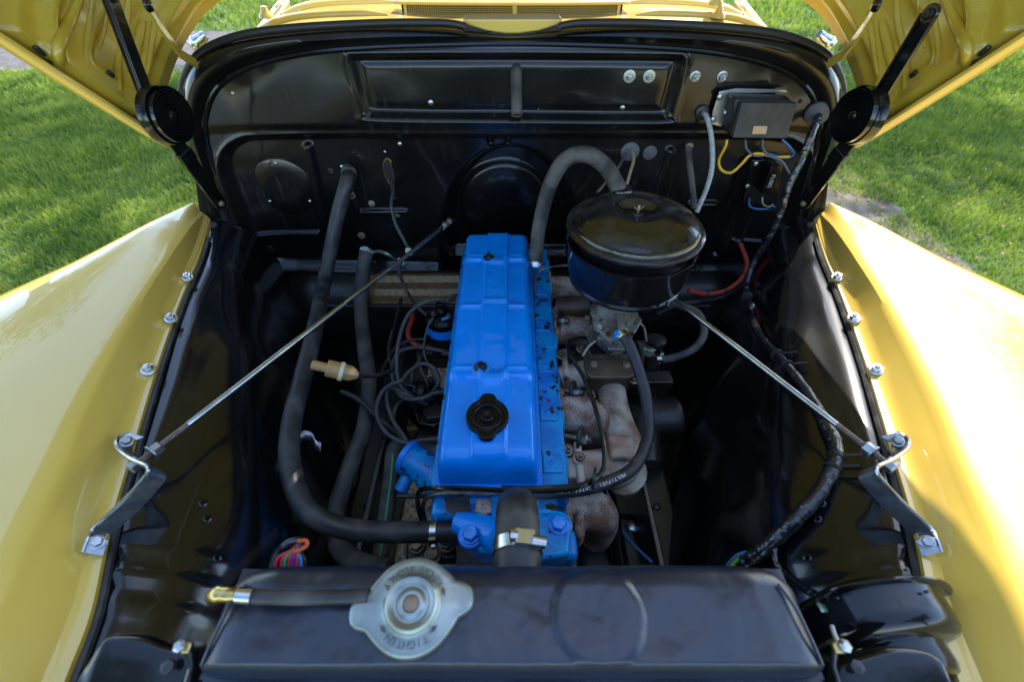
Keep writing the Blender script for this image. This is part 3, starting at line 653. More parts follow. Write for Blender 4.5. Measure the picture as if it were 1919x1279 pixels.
    # plate: vertical strip following the top edge line, width hanging down to the bay side
    line = crom([P(MX(a), b, h=h) for a, b, h in ((241, 812, .560), (221, 822, .556), (219, 840, .550), (246, 862, .535), (279, 879, .522), (262, 908, .532), (222, 950, .548), (178, 990, .560), (166, 1012, .560), (157, 1036, .566))], 5)
    rows = []
    for i, p in enumerate(line):
        t_ = i/(len(line)-1); wv = Vector((-s*.004, .004, -.026)) if .12 < t_ < .85 else Vector((-s*.016, 0, -.012))
        tan = (line[min(i+1, len(line)-1)]-line[max(i-1, 0)]).normalized(); nn = tan.cross(wv).normalized()*.002
        rows.append([p-nn, p+nn, p+wv+nn, p+wv-nn])
    MB().grid(rows, True).build('plate', m_blued, fb, ang=50)
    MB().tube([p+Vector((0, 0, .0006)) for p in line], .0026, 8).build('bright_edge', m_chr, fb)
    for a, b, hh in ((238, 829, .560), (183, 1018, .560)):
        q = P(MX(a), b, h=hh); bb = MB().hexhead(q, Vector((-s*.5, -.15, .9)), .0064, .007, 1.3); bb.build('bolt', m_zinc, fb, ang=30)
    # rod
    E0 = P(MX(848), 414, Y=1.035); E1 = P(MX(256), 872, h=.548)
    rd = thing('brace_rod', f'long thin steel brace rod from firewall to {lab} fender bracket', 'rod', E1, 'radiator brace rods')
    dv = (E0-E1); L = dv.length; dv.normalize(); c1 = E1+dv*.075
    MB().tube([c1, c1.lerp(E0, .5)+Vector((0, 0, .001)), E0-dv*.03], .0046, 12).build('rod', m_rod, rd)
    th = []
    for k in range(60): th.append((.0047 if k % 2 else .0040, .075*k/59+.0))
    MB().lathe(E1-dv*.006, dv, [(r, z*1.08) for r, z in th], 12).build('threaded_end', m_thr, rd)
    MB().hexhead(E1+dv*.020, dv, .0092, .012, 1.25).build('nut', m_zinc, rd, ang=30); MB().hexhead(E1+dv*.004, -dv, .0092, .010, 1.25).build('nut', m_zinc, rd, ang=30)
    if s < 0:
        eb = MB().bar(E0-dv*.05, E0+dv*.01, .014, .005, (0, -.3, 1)); eb.build('flattened_end', m_rod, rd, bevel=.002)
        for q in (.012, .034): MB().hexhead(E0-dv*q+Vector((0, 0, .003)), (0, -.3, 1), .0062, .006, 1.2).build('bolt', m_zinc, rd, ang=30)

# ------------------------------------------------------------------ engine
XC, XH = -.038, .081
en = thing('engine', 'bright blue six cylinder engine with long ribbed valve cover', 'engine', V(XC, .7, 1.1))
YF, YR = .352, 1.005
prof_vc = [(-1.0, .068), (-.995, .05), (-.985, .03), (-.96, .013), (-.92, .0055), (-.86, .0015)]+[(-.8+1.6*i/44, 0) for i in range(45)]+[(.86, .0015), (.92, .0055), (.96, .013), (.985, .03), (.995, .05), (1.0, .068)]
rows = []
stations = [(0, 1.0), (.001, .5), (.004, .25), (.010, .10), (.018, .03), (.028, .0)]+[(.028+(.653-.056)*i/110, 0) for i in range(1, 110)]+[(.625, 0), (.635, .03), (.643, .10), (.649, .25), (.652, .5), (.653, 1)]
for sy, dn in stations:
    Y = YF+sy; row = []
    endk = 1-.035*min(1, dn*2.5)
    for u, dz in prof_vc:
        z = max(dz, .068*dn) if dn else dz
        z = dz+(.068-dz)*dn
        x = XC+XH*u*endk*(1-.02*sst(.05, 0, dz))
        if abs(u) < .85 and dn < .1:
            band = sst(.37, .27, abs(u-.04)); z -= .0055*band; z -= .002*math.exp(-((abs(u-.04)-.30)/.035)**2)
            for yr, hh, wd in ((.882, .007, .014), (.712, .0045, .007), (.53, .009, .015), (.405, .0, .01)):
                yb = yr-.018*sst(.36, .15, abs(u-.04)) if yr != .712 else yr+.012*sst(.36, .3, abs(u-.04))
                q = abs(Y-yb); z -= hh*sst(wd, wd*.45, q)*(1-band*.25)
                if wd > .01: z += .0035*sst(wd*.45, wd*.1, q)*(1-band)
            if Y < .53: z -= .0015*band
        if abs(u) >= .85:
            for yr, hh, wd in ((.882, .0045, .013), (.53, .006, .014), (.712, .003, .006)):
                z -= hh*.7*sst(wd, wd*.45, abs(Y-yr))*sst(1, .85, abs(u)); x += (1 if u > 0 else -1)*.002*sst(wd, wd*.45, abs(Y-yr))
        row.append(V(x, Y, .61+z))
    rows.append(row)
vc = MB().grid(rows).build('valve_cover', m_blu, en, ang=50)
fl = MB().box(V(XC, (YF+YR)/2, .680), (XH*2+.014, YR-YF+.012, .005)); fl.build('cover_flange', m_blu, vc, bevel=.002)
MB().box(V(XC, (YF+YR)/2, .6845), (XH*2+.016, YR-YF+.014, .003)).build('gasket', m_dark, en)
for px, py in ((917, 485), (901, 691)):
    q = P(px, py, h=.603); b = MB().lathe(q, (0, 0, 1), [(.018, -.004), (.017, .0005), (.0145, .0018)], 28).build('bolt_boss', m_blu, vc)
    b = MB().lathe(q+Vector((0, 0, .001)), (0, 0, 1), [(.0125, 0), (.0125, .002), (.009, .003)], 24); b.hexhead(q+Vector((0, 0, .002)), (0, 0, 1), .0075, .007, 0); b.lathe(q, (0, 0, 1), [(.003, 0), (.003, .016), (.0024, .017)], 10); b.build('cover_bolt', m_grease, vc, ang=30)
# filler cap
fc = P(914, 783, h=.600)
def tabs(a, r):
    k = max(0, math.cos((a-math.radians(3)))**2-.80)/.20; return 1+.30*(k*k*(3-2*k)) if r > .028 else 1
cap = MB().lathe(fc, (0, 0, 1), [(.034, -.004), (.0345, .002), (.034, .0055), (.0325, .0065), (.0285, .006), (.026, .0045), (.0235, .006), (.021, .0065), (.0195, .0050), (.018, .0008), (.0125, .0008), (.0115, .004), (.009, .0060), (.006, .0055), (.0035, .0040), (.001, .0040)], 72, ref=(0.05, 1, 0), shape=tabs)
cap = cap.build('oil_filler_cap', m_bak, en, ang=60)
MB().lathe(fc-Vector((0, 0, .006)), (0, 0, 1), [(.030, -.006), (.030, .005), (.027, .006)], 40).build('filler_neck', m_blu, vc)
# cylinder head: deck on the manifold side
hb = MB().box(V(-.02, .69, .745), (.225, .70, .112)); hb.build('cylinder_head', m_blu2, en, bevel=.004)
dk = MB(); rows = []
for i in range(200):
    Y = .345+.69*i/199; row = []
    for j in range(22):
        x = .046+.052*j/21; u = j/21; h = .690
        h += .014*sst(.35, .9, u)*max(0, math.sin((Y-.345)*math.pi*9))**.6*.9 if math.sin((Y-.345)*math.pi*9) > 0 else 0
        h += .0015*noise.noise(Vector((x*70, Y*60, 2)))
        if j > 19: h += .02*(j-19)
        x2 = x+.004*math.sin(Y*66) if j > 17 else x
        row.append(V(x2, Y, h))
    rows.append(row)
dk.grid(rows).build('head_deck', m_blu2, en, ang=60)
for Y in (.395, .50, .615, .735, .86, .97):
    o = MB().box(V(.068, Y, .688), (.034, .036, .006)); o = o.build('deck_pad', m_blu2, en, bevel=.003); MB().lathe(V(.066, Y, .685), (0, 0, 1), [(.005, 0), (.0045, .0015), (.003, .002), (.0028, .0005)], 16).build('dowel', m_blu, o)
for Y in (.43, .555, .675, .80, .92):
    MB().hexhead(V(.083, Y, .699), (0, 0, 1), .0085, .008, 1.3).build('head_bolt', m_blu2, en, ang=30)
cn = text_mb('3836241', .017, frame(V(.064, .56, .6885), (0, 1, 0), (-1, 0, 0)), ext=.0012); cn.build('casting_number', m_blu, en)
cn = text_mb('B12', .014, frame(V(.082, .585, .6885), (0, 1, 0), (-1, 0, 0)), ext=.0012); cn.build('casting_mark', m_blu, en)
bk = MB().box(V(-.03, .70, .95), (.20, .67, .30)); bk.build('engine_block', m_blu3, en, bevel=.01)
# front of the engine: thermostat housing and water outlet
fr = MB(); fr.box(V(-.028, .335, .765), (.205, .05, .13)); fr.build('head_front', m_blu2, en, bevel=.010)
q = [P(px, py, h=.69) for px, py in ((868, 985), (880, 970), (905, 965), (915, 930), (955, 925), (1010, 925), (1015, 965), (1060, 965), (1072, 985), (1068, 1040), (1010, 1052), (900, 1035), (872, 1015))]
MB().prism(q, (0, 0, -.05)).build('thermostat_flange', m_blu2, en, bevel=.006)
MB().tube(crom([V(-.085, .30, .70), V(-.045, .285, .69), V(-.01, .262, .675), V(.006, .250, .63)], 5), [.018, .018, .019, .02, .021, .022, .023, .024, .025, .026, .027, .027, .027, .027, .027, .027], 20).build('water_outlet', m_blu, en)
MB().tube(crom([P(872, 998, h=.72), P(890, 995, h=.715), P(915, 985, h=.71)], 4), .0165, 16).build('heater_outlet', m_blu, en)
o = MB().lathe(P(882, 1004, h=.680), (0, -.1, 1), [(.019, -.012), (.019, -.001), (.017, .001)], 24).build('bolt_boss', m_blu, en)
MB().hexhead(P(882, 1004, h=.679), (0, -.1, 1), .0118, .011, 1.25).build('housing_bolt', m_blu, en, ang=30)
o = MB().lathe(P(1047, 985, h=.692), (0, -.1, 1), [(.021, -.012), (.021, -.001), (.018, .001)], 24).build('bolt_boss', m_blu2, en)
MB().hexhead(P(1047, 985, h=.690), (0, -.1, 1), .0122, .011, 1.3).build('housing_bolt', m_blu, en, ang=30)
MB().box(P(1050, 1030, h=.73), (.05, .045, .05)).build('front_lug', m_blu2, en, bevel=.01)
# black recess casting under the front left of the cover
q = [P(px, py, h=.715) for px, py in ((820, 935), (885, 930), (888, 972), (862, 975), (835, 968), (822, 950))]; MB().prism(q, (0, 0, -.03)).build('front_pocket', m_blu2, en, bevel=.005)
q = [P(px, py, h=.684) for px, py in ((832, 933), (880, 931), (882, 966), (858, 968), (838, 960))]; MB().prism(q, (0, 0, -.002)).build('oily_pocket', m_blk2, en, bevel=.001)
q = [P(px, py, h=.678) for px, py in ((892, 935), (920, 934), (922, 960), (905, 966), (891, 958))]; MB().prism(q, (0, 0, -.008)).build('rusty_lug', m_cast, en, bevel=.003)
# fuel pump / tube mount, blue, left front
fp = thing('cast_elbow', 'chipped blue cast elbow sticking out left of the valve cover front', 'elbow', P(770, 880, h=.80))
MB().tube(crom([P(835, 905, h=.77), P(800, 880, h=.775), P(768, 862, h=.775)], 5), [.038, .037, .036, .035, .034, .033, .032, .031, .030, .030, .030], 24).build('elbow', m_blu2, fp)
c = P(768, 860, h=.775); MB().lathe(c, P(768, 862, h=.775)-P(800, 880, h=.775), [(.033, -.004), (.034, .006), (.030, .008), (.022, .008), (.021, .0)], 28).build('flange', m_blu, fp)
MB().lathe(P(765, 893, h=.80), (-.3, -.6, -.3), [(.013, 0), (.013, .03), (.009, .033)], 20).build('stub', m_blu2, fp)

# bell housing at the back
bh = thing('bell_housing', 'dark greasy bell housing behind the engine under the tunnel', 'bell housing', V(XC, 1.05, 1.0))
MB().lathe(V(XC, 1.02, .92), (0, 1, -.1), [(.19, 0), (.19, .03), (.17, .05), (.12, .2)], 40).build('housing', m_blk2, bh)

# ------------------------------------------------------------------ manifold and carburettor
mf = thing('manifold', 'rusty and heat stained cast manifold along the right side of the engine', 'manifold', V(.15, .6, .85))
def runner(pts, rs, m=m_cast, name='runner', seg=20):
    q = crom(pts, 5); n = len(q); R = [rs[0]+(rs[-1]-rs[0])*i/(n-1) if len(rs) == 2 else interp([(k/(len(rs)-1), r) for k, r in enumerate(rs)], i/(n-1)) for i in range(n)]
    return MB().tube(q, R, seg).build(name, m, mf)
# exhaust ports: elbows from the head curving down and out
def port(px, py, r, dx=.05, h0=.735):
    a = P(px, py, h=h0); 
    runner([a+Vector((-.032, 0, 0)), a, a+Vector((dx*.65, 0, -.008)), a+Vector((dx, -.0, -.05)), a+Vector((dx, 0, -.11))], [r, r, r*1.02, r*.95, r*.9], name='exhaust_runner')
    MB().box(a+Vector((-.034, 0, -.004)), (.014, r*2.7, r*2.4)).build('port_flange', m_cast, mf, bevel=.006)
port(1052, 540, .030); port(1068, 620, .034); port(1078, 778, .036, .045); port(1095, 958, .036, .035, .79)
# dark heat tube
runner([P(1045, 580, h=.76), P(1075, 578, h=.75), P(1105, 572, h=.74)], [.027, .027], m_stain, 'heat_tube')
# intake: carb pedestal
ped = P(1152, 690, h=.745)
MB().prism([P(x, y, h=.70) for x, y in ((1092, 655), (1102, 648), (1185, 652), (1196, 662), (1192, 702), (1180, 708), (1108, 708), (1098, 700))], (0, 0, -.008)).build('carburettor_flange', m_stain, mf, bevel=.003)
MB().prism([P(x, y, h=.709) for x, y in ((1097, 660), (1186, 660), (1185, 704), (1104, 704))], (0, .0, -.075)).build('pedestal', m_stain, mf, bevel=.008)
for a, b in ((1113, 685), (1174, 687)): MB().lathe(P(a, b, h=.702), (0, 0, 1), [(.0085, 0), (.008, .005), (.004, .008)], 16).build('stud', m_cast, mf)
runner([P(1145, 722, h=.765), P(1150, 760, h=.765), P(1160, 800, h=.765), P(1172, 842, h=.77), P(1160, 872, h=.775), P(1120, 882, h=.775), P(1072, 884, h=.765)], [.030, .030, .032, .036, .040, .038, .036], m_man, 'intake_runner', 28)
MB().prism([P(x, y, h=.722) for x, y in ((1140, 815), (1186, 815), (1192, 836), (1188, 858), (1146, 858))], (0, 0, -.04)).build('casting_boss', m_rust, mf, bevel=.006)
runner([P(1046, 712, h=.745), P(1075, 705, h=.745), P(1105, 700, h=.75)], [.026, .03], m_man, 'intake_runner')
for pxy, rot in (((1083, 884), 0), ((1058, 700), 0)):
    MB().box(P(*pxy, h=.748)+Vector((0, 0, 0)), (.014, .085, .07)).build('intake_flange', m_man, mf, bevel=.006)
runner([P(1168, 885, h=.80), P(1170, 895, h=.83), P(1175, 905, h=.88)], [.045, .03], m_man, 'lower_boss')
cn = text_mb('3835680', .020, frame(P(1152, 772, h=.7345), (0.12, -1, 0), (1, .12, 0)), ext=.0014); cn.build('casting_number', m_man, mf)
cn = text_mb('1 C', .018, frame(P(1168, 765, h=.7375), (0.12, -1, 0), (1, .12, 0)), ext=.0014); cn.build('casting_mark', m_man, mf)
# clamp washers (dished discs on studs)
for a, b, hh in ((1049, 602, .70), (1072, 735, .72), (1086, 823, .715)):
    q = P(a, b, h=hh); ax = Vector((1, -.35, .25)); k = MB().lathe(q, ax, [(.023, 0), (.024, .003), (.022, .005), (.010, .006)], 28).build('clamp_washer', m_pla, mf)
    MB().tube([q-ax.normalized()*.03, q+ax.normalized()*.022], .006, 12).build('stud', m_thr, k)
    MB().hexhead(q+ax.normalized()*.006, ax, .009, .009, 0).build('nut', m_zinc, k, ang=30)
cb = thing('carburettor', 'grimy cast alloy carburettor under the air cleaner', 'carburettor', P(1160, 640, h=.7))
c0 = V(.213, .705, .70)
MB().lathe(c0, (0, 0, 1), [(.034, .0), (.036, .006), (.030, .010), (.028, .03), (.040, .036), (.044, .05), (.045, .075), (.05, .08), (.05, .086), (.038, .09), (.034, .13), (.034, .15)], 40, shape=lambda a, r: 1+.10*math.cos(2*a)+.05*math.cos(3*a)).build('body', m_carb, cb)
MB().prism([P(x, y, h=.632) for x, y in ((1110, 592), (1125, 585), (1195, 588), (1204, 600), (1192, 622), (1178, 636), (1150, 638), (1122, 620))], (0, 0, -.006)).build('bowl_cover', m_carb, cb, bevel=.002)
MB().prism([P(x, y, h=.640) for x, y in ((1113, 594), (1197, 596), (1188, 622), (1172, 640), (1150, 642), (1124, 622))], (0, 0, -.045)).build('float_bowl', m_carb, cb, bevel=.008)
for a, b in ((1128, 594), (1190, 593), (1183, 628), (1140, 628)):
    MB().lathe(P(a, b, h=.630), (0, 0, 1), [(.0055, 0), (.005, .004), (.002, .0045)], 14).build('screw', m_brass, cb)
MB().prism([P(x, y, h=.69) for x, y in ((1104, 640), (1196, 640), (1190, 660), (1110, 662))], (0, 0, -.006)).build('gasket', m_dark, cb)
MB().box(P(1127, 636, h=.66), (.018, .018, .02)).build('choke_lever', m_carb, cb, bevel=.003)
MB().tube(crom([P(1148, 650, h=.66), P(1158, 644, h=.65), P(1172, 636, h=.64)], 4), .0035, 8).build('throttle_rod', m_zinc, cb)
MB().tube([P(1165, 590, h=.60), P(1168, 625, h=.605)], .010, 14).build('fuel_inlet', m_carb, cb)
MB().hexhead(P(1104, 597, h=.64), (-1, -.3, .2), .007, .008, 0).build('plug', m_brz, cb, ang=30)
# linkages, studs and small hardware on the manifold
for a, b, hh in ((1052, 666, .715), (1050, 742, .72), (1090, 655, .715), (1064, 845, .72), (1066, 925, .73), (1086, 860, .712), (1188, 712, .73), (1106, 742, .75)):
    q = P(a, b, h=hh); k = MB().hexhead(q, (.1, -.2, 1), .0085, .008, 1.4); k.lathe(q, (.1, -.2, 1), [(.004, 0), (.004, .016), (.003, .017)], 10); k.build('nut', m_thr, mf, ang=30)
MB().prism([P(x, y, h=.722) for x, y in ((1062, 858), (1082, 856), (1084, 872), (1096, 874), (1096, 896), (1064, 896))], (0, 0, -.05)).build('flange_lug', m_man, mf, bevel=.005)
MB().prism([P(x, y, h=.755) for x, y in ((1078, 930), (1094, 928), (1098, 1000), (1090, 1012), (1078, 1004))], (0, 0, -.05)).build('rear_flange', m_cast, mf, bevel=.006)
MB().tube(crom([P(1080, 900, h=.735), P(1108, 912, h=.735), P(1128, 902, h=.74)], 4), .010, 12).build('clamp_bar', m_stain, mf)
for pts, rr_, mm, nm in (([(1092, 668, .665), (1104, 650, .655), (1116, 640, .65)], .0028, m_zinc, 'linkage_rod'), ([(1180, 600, .63), (1205, 612, .65), (1212, 640, .68)], .003, m_thr, 'linkage_rod'),
                         ([(1108, 600, .65), (1100, 625, .66), (1110, 650, .68)], .0026, m_brz, 'choke_rod'), ([(1196, 640, .66), (1204, 668, .69), (1200, 700, .72)], .0045, m_blk2, 'vacuum_pipe')):
    MB().tube(crom([P(a, b, h=c) for a, b, c in pts], 6), rr_, 8).build(nm, mm, cb)
spg = []; a0_, a1_ = P(1140, 655, h=.66), P(1184, 655, h=.668)
for k in range(140): t_ = k/139; spg.append(a0_.lerp(a1_, t_)+Vector((0, math.cos(k*.9)*.0035, math.sin(k*.9)*.0035)))
MB().tube(spg, .0008, 5).build('return_spring', m_zinc, cb)
MB().prism([P(x, y, h=.695) for x, y in ((1098, 652), (1192, 652), (1186, 672), (1106, 672))], (0, 0, -.003)).build('base_gasket', m_stain, cb)
for a, b in ((1140, 598), (1172, 604)): MB().lathe(P(a, b, h=.627), (0, 0, 1), [(.007, 0), (.0065, .005), (.0035, .0055)], 6).build('brass_jet', m_brass, cb, ang=30)
MB().lathe(P(1125, 612, h=.635), (-.7, -.5, .3), [(.013, -.006), (.014, .0), (.012, .008), (.005, .010)], 20).build('dashpot', m_carb, cb)
# right of carb: fuel pump style tower in black
tw = thing('fuel_pump', 'grimy black pump tower with chromed fitting right of the carburettor', 'pump', P(1220, 700, h=.85))
MB().lathe(P(1215, 700, h=.80), (0, .12, 1), [(.030, -.1), (.030, 0), (.022, .005), (.021, .04), (.018, .05), (.018, .09), (.022, .094), (.022, .10), (.010, .104)], 28).build('tower', m_blk2, tw)
MB().lathe(P(1213, 660, h=.735), (0, .1, 1), [(.020, 0), (.022, .006), (.020, .012), (.022, .018), (.018, .022)], 8).build('fitting', m_carb, tw, ang=30)
MB().lathe(P(1232, 668, h=.74), (1, 0, 0), [(.011, -.012), (.011, .012), (.008, .014)], 6).build('hose_nut', m_chr, tw, ang=30)
MB().box(P(1222, 712, h=.775), (.085, .035, .02)).build('mount_plate', m_blk2, tw, bevel=.003)
MB().lathe(P(1205, 575, h=.66), (0, 0, 1), [(.03, 0), (.034, .01), (.034, .03), (.02, .045)], 28).build('diaphragm_cover', m_blk, tw)

# ------------------------------------------------------------------ air cleaner
AC = V(.233, .763, 0); AC.z = 0
def az(h): return Vector((AC.x, AC.y, CZ-h))
ac = thing('air_cleaner', 'large round black oil bath air cleaner with domed lid over the carburettor', 'air cleaner', az(.57))
MB().lathe(az(.575), (0, 0, 1), [(.05, -.006), (.085, -.004), (.108, 0), (.115, .004), (.1165, .010), (.113, .014), (.113, .018), (.118, .022), (.1205, .040), (.1235, .082), (.1255, .090), (.1270, .092), (.1265, .0945), (.1225, .095), (.118, .085)], 96).build('oil_bath', m_blk, ac, ang=40)
MB().lathe(az(.500), (0, 0, 1), [(.108, .0), (.110, .03), (.113, .040), (.119, .0415), (.1215, .044), (.1205, .048), (.11, .048)], 96).build('middle_ring', m_blk, ac, ang=40)
lid = MB().lathe(az(.455), (0, 0, 1), [(.118, -.006), (.1275, -.005), (.1295, -.002), (.1290, .002), (.1240, .006), (.1195, .0065), (.1175, .009), (.1165, .014), (.1135, .0150), (.1120, .0160), (.1090, .0180), (.1050, .0205), (.096, .0245), (.080, .0295), (.062, .0335), (.048, .0355), (.043, .036), (.040, .0350), (.034, .030), (.024, .0265), (.010, .0265), (.007, .029), (.001, .029)], 96).build('lid', m_lid, ac, ang=35)
wn = MB().lathe(az(.427), (0, 0, 1), [(.0028, 0), (.0028, .016), (.002, .017)], 10); wn.bar(az(.421), az(.413)+Vector((.010, .002, 0)), .0018, .005, (0, 1, 0)); wn.bar(az(.421), az(.413)-Vector((.010, .002, 0)), .0018, .005, (0, 1, 0)); wn.build('wing_nut', m_thr, ac, bevel=.0008)
nz = P(1168, 357, h=.425); MB().lathe(nz-Vector((0, 0, .02)), (-.1, .1, 1), [(.028, 0), (.026, .010), (.022, .016), (.021, .024), (.016, .026)], 32).build('breather_neck', m_blk, ac)
MB().tube([P(1250, 575, h=.555), P(1252, 568, h=.552)], .004, 8).build('drip', m_blk, ac)

# ------------------------------------------------------------------ hoses
def clamp(c, ax, r, parent, m=m_zinc, w_=.011, screw=(0, -1, .3)):
    ax = Vector(ax).normalized(); o = MB().lathe(Vector(c)-ax*w_/2, ax, [(r*1.0, 0), (r*1.05, .0004), (r*1.05, w_-.0004), (r*1.0, w_)], 32).build('hose_clamp', m, parent)
    sc = Vector(screw); sc = (sc-ax*sc.dot(ax)).normalized(); t = ax.cross(sc)
    k = MB().bar(Vector(c)+sc*(r*1.12)-t*r*.4, Vector(c)+sc*(r*1.12)+t*r*.4, w_*1.05, r*.30, sc); k.lathe(Vector(c)+sc*(r*1.2)+t*r*.35, t, [(r*.24, 0), (r*.24, r*.3), (r*.1, r*.32)], 8)
    k.build('clamp_screw', m, o, ang=30); return o
def hose(name, label, pts, r, m, clamps=(), cat='hose', group=None, seg=18, n=8, rs=None):
    q = crom(pts, n); t = thing(name, label, cat, q[-1], group); 
    MB().tube(q, rs or r, seg).build('hose' if cat == 'hose' else 'line', m, t)
    for f, mm in clamps:
        i = max(1, min(len(q)-2, int(f*(len(q)-1)))); clamp(q[i], q[i+1]-q[i-1], r, t, mm)
    return t
A = [P(655, 322, Y=1.055), P(650, 345, Y=1.02), P(632, 410, Y=.985), P(610, 520, Y=.90), P(590, 620, h=.65), P(565, 720, h=.662), P(546, 800, h=.668), P(545, 880, h=.675), P(575, 955, h=.69), P(640, 990, h=.715), P(740, 999, h=.735), P(862, 996, h=.73)]
hose('heater_hose', 'long black heater hose curving from the firewall down the left side to the thermostat housing', A, .0170, m_rub, [(.02, m_zinc), (.975, m_chr)], group='heater hoses')
Bh = [P(688, 470, Y=1.03), P(683, 495, Y=1.0), P(676, 560, Y=.94), P(682, 640, h=.80), P(692, 720, h=.82), P(684, 800, h=.84), P(655, 880, h=.86), P(630, 960, h=.87), P(632, 1020, h=.86), P(670, 1054, h=.84), P(730, 1070, h=.82)]
hose('heater_hose', 'dusty grey heater hose left of the ignition coil passing under the long heater hose', Bh, .0180, m_rub2, [(.015, m_zinc)], group='heater hoses')
Ch = [P(758, 838, h=.86), P(745, 838, h=.845), P(737, 852, h=.85), P(733, 900, h=.87), P(725, 960, h=.89), P(715, 1030, h=.92), P(710, 1060, h=.94)]
t = hose('coolant_hose', 'short worn hose with a green stripe between frame rail and engine front', Ch, .0165, m_rub2)
MB().tube(crom([p+Vector((.004, -.0082, .0135)) for p in Ch[2:]], 8), .0026, 6).build('green_stripe', m_w['green'], t)
hose('breather_hose', 'ribbed black breather hose arching from behind the valve cover onto the air cleaner lid', [P(1003, 498, h=.63), P(1006, 470, h=.60), P(1012, 420, Y=.93), P(1030, 350, Y=.93), P(1060, 300, Y=.92), P(1100, 290, Y=.91), P(1135, 312, Y=.90), P(1155, 345, h=.415), P(1160, 358, h=.43)], .0162, m_rub2, [(.03, m_zinc)])
MB().tube([P(1001, 525, h=.69), P(1003, 500, h=.64)], .012, 14)
U = [V(.006, .250, .66), V(.006, .253, .59), V(.006, .250, .545), V(.006, .230, .512), V(.006, .195, .500), V(.006, .15, .506)]
hu = thing('radiator_hose', 'thick black top radiator hose with bright clamp rising in front of the valve cover', 'hose', U[-1])
rows = []; q = crom(U, 10)
MB().tube(q, [.0248+.0004*math.sin(i*1.3) for i in range(len(q))], 32).build('hose', m_rub, hu)
cc = V(.006, .186, .5000); clamp(cc, (0, -1, .02), .0255, hu, m_chr, .014, (.25, 0, 1))
MB().tube([V(.020, .184, .4735), V(.034, .183, .477)], .0062, 12).build('clamp_worm', m_chr, hu)
# fuel line to carb: black printed hose
G = [P(1166, 628, h=.60), P(1178, 645, h=.605), P(1196, 690, h=.63), P(1212, 750, h=.66), P(1214, 820, h=.68), P(1190, 875, h=.68), P(1140, 905, h=.675), P(1080, 920, h=.668), P(1010, 924, h=.662), P(940, 924, h=.662)]
gh = hose('fuel_hose', 'black fuel hose with white printing looping from the carburettor round to the engine front', G, .0105, m_rub, [(.005, m_brass)])
q = crom(G, 8)
def along(q, dist):
    for a, b in zip(q, q[1:]):
        l = (b-a).length
        if dist <= l: return a.lerp(b, dist/l), (b-a).normalized()
        dist -= l
    return q[-1], (q[-1]-q[-2]).normalized()
def hose_text(q, r, txt, start, size, m, parent, flip=1):
    mb = MB(); d0 = start
    for ch in txt:
        if ch != ' ':
            p, t = along(q, d0); up = (Vector((0, 0, CZ))-p).normalized(); up = (up-t*up.dot(t)).normalized(); y = up.cross(t)*flip
            text_mb(ch, size, frame(p+up*(r+.0002), t*flip, y), mb, ext=.0002)
        d0 += size*.72*flip
    return mb.build('printing', m, parent, smooth=False)
tot = sum((b-a).length for a, b in zip(q, q[1:]))
hose_text(q, .0105, 'MULTIFUEL GATES AUTOMASTER II', tot*.76, .0078, m_wht2, gh, -1) if False else hose_text(q, .0105, 'MULTIFUEL  GATES AUTOMASTER II', tot*.60, .0080, m_wht2, gh, 1)
MB().box(P(1157, 629, h=.597), (.010, .010, .014)).build('blue_tag', m_blu, gh, bevel=.001)
# braided hose right of carb
hose('vacuum_hose', 'grey braided hose looping right of the carburettor', [P(1230, 674, h=.72), P(1260, 672, h=.72), P(1300, 655, h=.70), P(1320, 625, h=.68), P(1310, 590, h=.67), P(1280, 575, h=.67), P(1255, 565, h=.67)], .0082, m_rub2, [(.03, m_chr)])
# metal lines in front of the cover
def wire(name, label, pts, r, m, cat='wire', group=None, n=8, seg=8):
    o = MB().tube(crom(pts, n), r, seg).build(name, m); return tag(o, label, cat, group)
wire('metal_line', 'thin black steel line crossing just in front of the valve cover', [P(790, 975, h=.80), P(784, 950, h=.76), P(785, 925, h=.70), P(800, 917, h=.672), P(850, 916, h=.652), P(940, 920, h=.648), P(1020, 922, h=.652), P(1080, 915, h=.655), P(1125, 890, h=.66), P(1133, 850, h=.655), P(1120, 780, h=.65), P(1095, 710, h=.65), P(1068, 665, h=.65), P(1066, 643, h=.655), P(1080, 636, h=.66), P(1100, 634, h=.66)], .0042, m_blk, 'pipe')
wire('metal_line', 'rusty lower steel line curling down at the front left of the valve cover', [P(800, 985, h=.84), P(793, 955, h=.78), P(800, 935, h=.70), P(830, 925, h=.672), P(900, 925, h=.662), P(960, 926, h=.66)], .0040, m_thr, 'pipe')
wire('metal_line', 'short dark pipe running left at the front of the engine', [P(745, 931, h=.80), P(790, 931, h=.79), P(830, 930, h=.75)], .0045, m_blk2, 'pipe')
wire('metal_line', 'thin copper pipe running from the cylinder head rear to the air cleaner', [P(1003, 560, h=.685), P(1003, 530, h=.67), P(1012, 508, h=.655), P(1040, 500, h=.64), P(1062, 498, h=.62)], .0028, m_thr, 'pipe')
tie = MB(); tie.lathe(P(1113, 898, h=.658), (1, -.25, 0), [(.0165, -.002), (.0172, -.0018), (.0172, .0018), (.0165, .002)], 20); tag(tie.build('cable_tie', m_pla), 'black cable tie binding the fuel hose to the thin steel line', 'cable tie')

